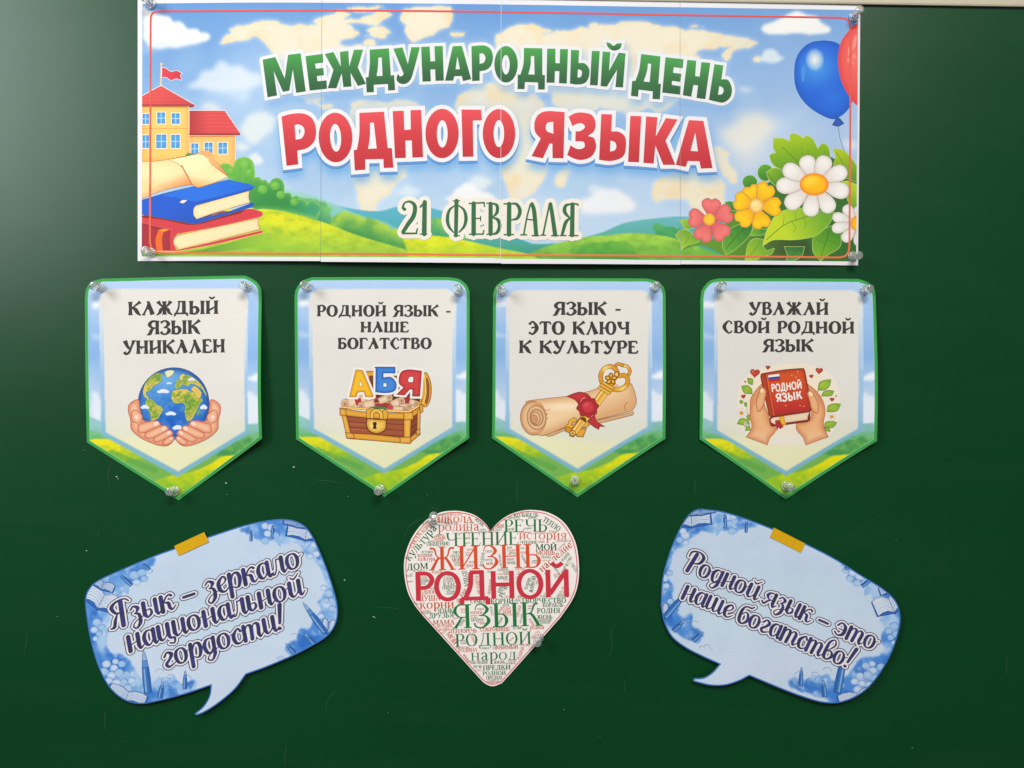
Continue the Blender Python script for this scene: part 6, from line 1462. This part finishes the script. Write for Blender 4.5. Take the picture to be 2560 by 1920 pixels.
# ------------------------------------------------------------------ tape
def tape(label, pts, off, crease=None):
    q = np.array(pts, float); cx, cy = q.mean(0)
    root = empty("yellow_tape", cx, cy, label, "tape", "strips of yellow tape")
    sh = Sheet(root, cx, cy, off)
    o = paper(sh, "tape_strip", q, (222,170,6), grid=6, thick=.0003, layer=24)
    if crease:
        v, t = region(ribbon(np.array([(crease[0], crease[1], 1.2), (crease[2], crease[3], 1.2)]))); build(sh, "crease", v, t, (206,140,20), 26)
zl = lambda x, y: (200+x*KB, 1280+y*KB); zr = lambda x, y: (1630+x*.31342, 1250+y*.31342)
bump = lambda x, y: .0011 + 0*x
tape("strip of yellow tape holding the top of the left speech bubble", [zl(757,268), zl(995,158), zl(1033,235), zl(792,347)], bump)
tape("creased strip of yellow tape holding the top of the right speech bubble", [zr(968,218), zr(1218,345), zr(1182,420), zr(935,293)], bump, (*zr(1144,308), *zr(1104,374)))

# ------------------------------------------------------------------ clear push pins
def clear_plastic():
    m, nt, b = mat("clear_plastic")
    b.inputs['Base Color'].default_value = (.97, .97, .96, 1); b.inputs['Roughness'].default_value = .03
    b.inputs['IOR'].default_value = 1.5; b.inputs['Transmission Weight'].default_value = 1.0
    tc = node(nt, 'ShaderNodeTexCoord'); n = node(nt, 'ShaderNodeTexNoise', i_Scale=260.0, i_Detail=2.0)
    bu = node(nt, 'ShaderNodeBump', i_Strength=.06, i_Distance=.0006)
    nt.links.new(tc.outputs['Object'], n.inputs['Vector']); nt.links.new(n.outputs['Fac'], bu.inputs['Height']); nt.links.new(bu.outputs[0], b.inputs['Normal'])
    out = nt.nodes['Material Output']; tr = node(nt, 'ShaderNodeBsdfTransparent'); mx = node(nt, 'ShaderNodeMixShader'); mx.inputs[0].default_value = .88
    df = node(nt, 'ShaderNodeBsdfDiffuse'); df.inputs[0].default_value = (.9, .9, .88, 1); m2 = node(nt, 'ShaderNodeMixShader'); m2.inputs[0].default_value = .17
    nt.links.new(b.outputs[0], m2.inputs[1]); nt.links.new(df.outputs[0], m2.inputs[2]); b = m2
    nt.links.new(tr.outputs[0], mx.inputs[1]); nt.links.new(b.outputs[0], mx.inputs[2]); nt.links.new(mx.outputs[0], out.inputs['Surface'])
    return m
PLASTIC = clear_plastic()
STEEL = plain("pin_steel", (.78, .77, .74), .18, 1.0)
def lathe(name, prof, m, n=28, parent=None):
    V, F = [], []
    for r, h in prof:
        for i in range(n):
            a = 2*math.pi*i/n; V.append((r*math.cos(a)*.001, -h*.001, r*math.sin(a)*.001))
    k = len(prof)
    for j in range(k-1):
        for i in range(n):
            F.append((j*n+i, j*n+(i+1) % n, (j+1)*n+(i+1) % n, (j+1)*n+i))
    F.append(tuple(range(n))[::-1]); F.append(tuple(range((k-1)*n, k*n)))
    o = mesh_obj(name, V, [f[::-1] for f in F], m, parent, smooth=True)
    o.data.polygons.foreach_set('use_smooth', [len(p.vertices) == 4 for p in o.data.polygons])
    return o
pin0 = None
def pin(px, py, h, label, tilt=(0, 0)):
    global pin0
    root = bpy.data.objects.new("push_pin", None); COL.objects.link(root); root.empty_display_size = .005
    root.location = ((px-1280)*S, -h, (960-py)*S); root.rotation_euler = (math.radians(tilt[0]), 0, math.radians(tilt[1]))
    root['label'] = label; root['category'] = "push pin"; root['group'] = "clear push pins"
    if pin0 is None:
        pin0 = root
        body = [(0.6,.35),(4.9,.35),(5.5,.6),(5.75,1.1),(5.6,1.7),(4.9,2.1),(3.6,2.4),(3.0,3.2),(2.75,5),(2.75,8.6),(3.05,10.2),(3.7,11.4),(4.35,12.6),(4.75,14),(4.8,15.2),(4.5,16.3),(3.9,16.8),(2.2,17.0),(.2,17.0)]
        lathe("plastic_head", body, PLASTIC, 32, root)
        lathe("steel_needle", [(.15,-4.0),(.55,-2.6),(.6,.3),(.6,8.8),(.4,9.2)], STEEL, 12, root)
    else:
        for ch in pin0.children:
            c = ch.copy(); COL.objects.link(c); c.parent = root
            c.rotation_euler = (0, rr.uniform(0, 6), 0)
rr = random.Random(8)
for args in [
 (379,12,.0016,"clear push pin through the top left corner of the banner"),
 (380,632,.0016,"clear push pin through the bottom left corner of the banner"),
 (2132,44,.0016,"clear push pin through the top right corner of the banner",(-3,2)),
 (2129,642,.0016,"clear push pin through the bottom right corner of the banner",(4,3)),
 (253,718.5,.0014,"clear push pin at the top left corner of the globe pennant"),
 (619.5,718,.0014,"clear push pin at the top right corner of the globe pennant"),
 (439.5,1226,.0014,"clear push pin at the bottom tip of the globe pennant",(-3,0)),
 (769,717,.0014,"clear push pin at the top left corner of the treasure chest pennant"),
 (1146.5,729,.0014,"clear push pin at the top right corner of the treasure chest pennant",(-6,0)),
 (951,1223,.0014,"clear push pin at the bottom tip of the treasure chest pennant"),
 (1254,729,.0014,"clear push pin at the top left corner of the key pennant",(-5,-4)),
 (1635,718.5,.0014,"clear push pin at the top right corner of the key pennant"),
 (1437,1201,.0014,"clear push pin at the bottom tip of the key pennant",(-8,-4)),
 (1797,718,.0014,"clear push pin at the top left corner of the book pennant"),
 (2158,726,.0014,"clear push pin at the top right corner of the book pennant"),
 (1964,1215,.0014,"clear push pin at the bottom tip of the book pennant",(-3,0)),
 (1084,1299,.0014,"clear push pin on the upper left edge of the paper heart",(-26,6)),
 (1347,1592,.0012,"clear push pin on the lower right edge of the paper heart",(6,-8)),
]: pin(*args)
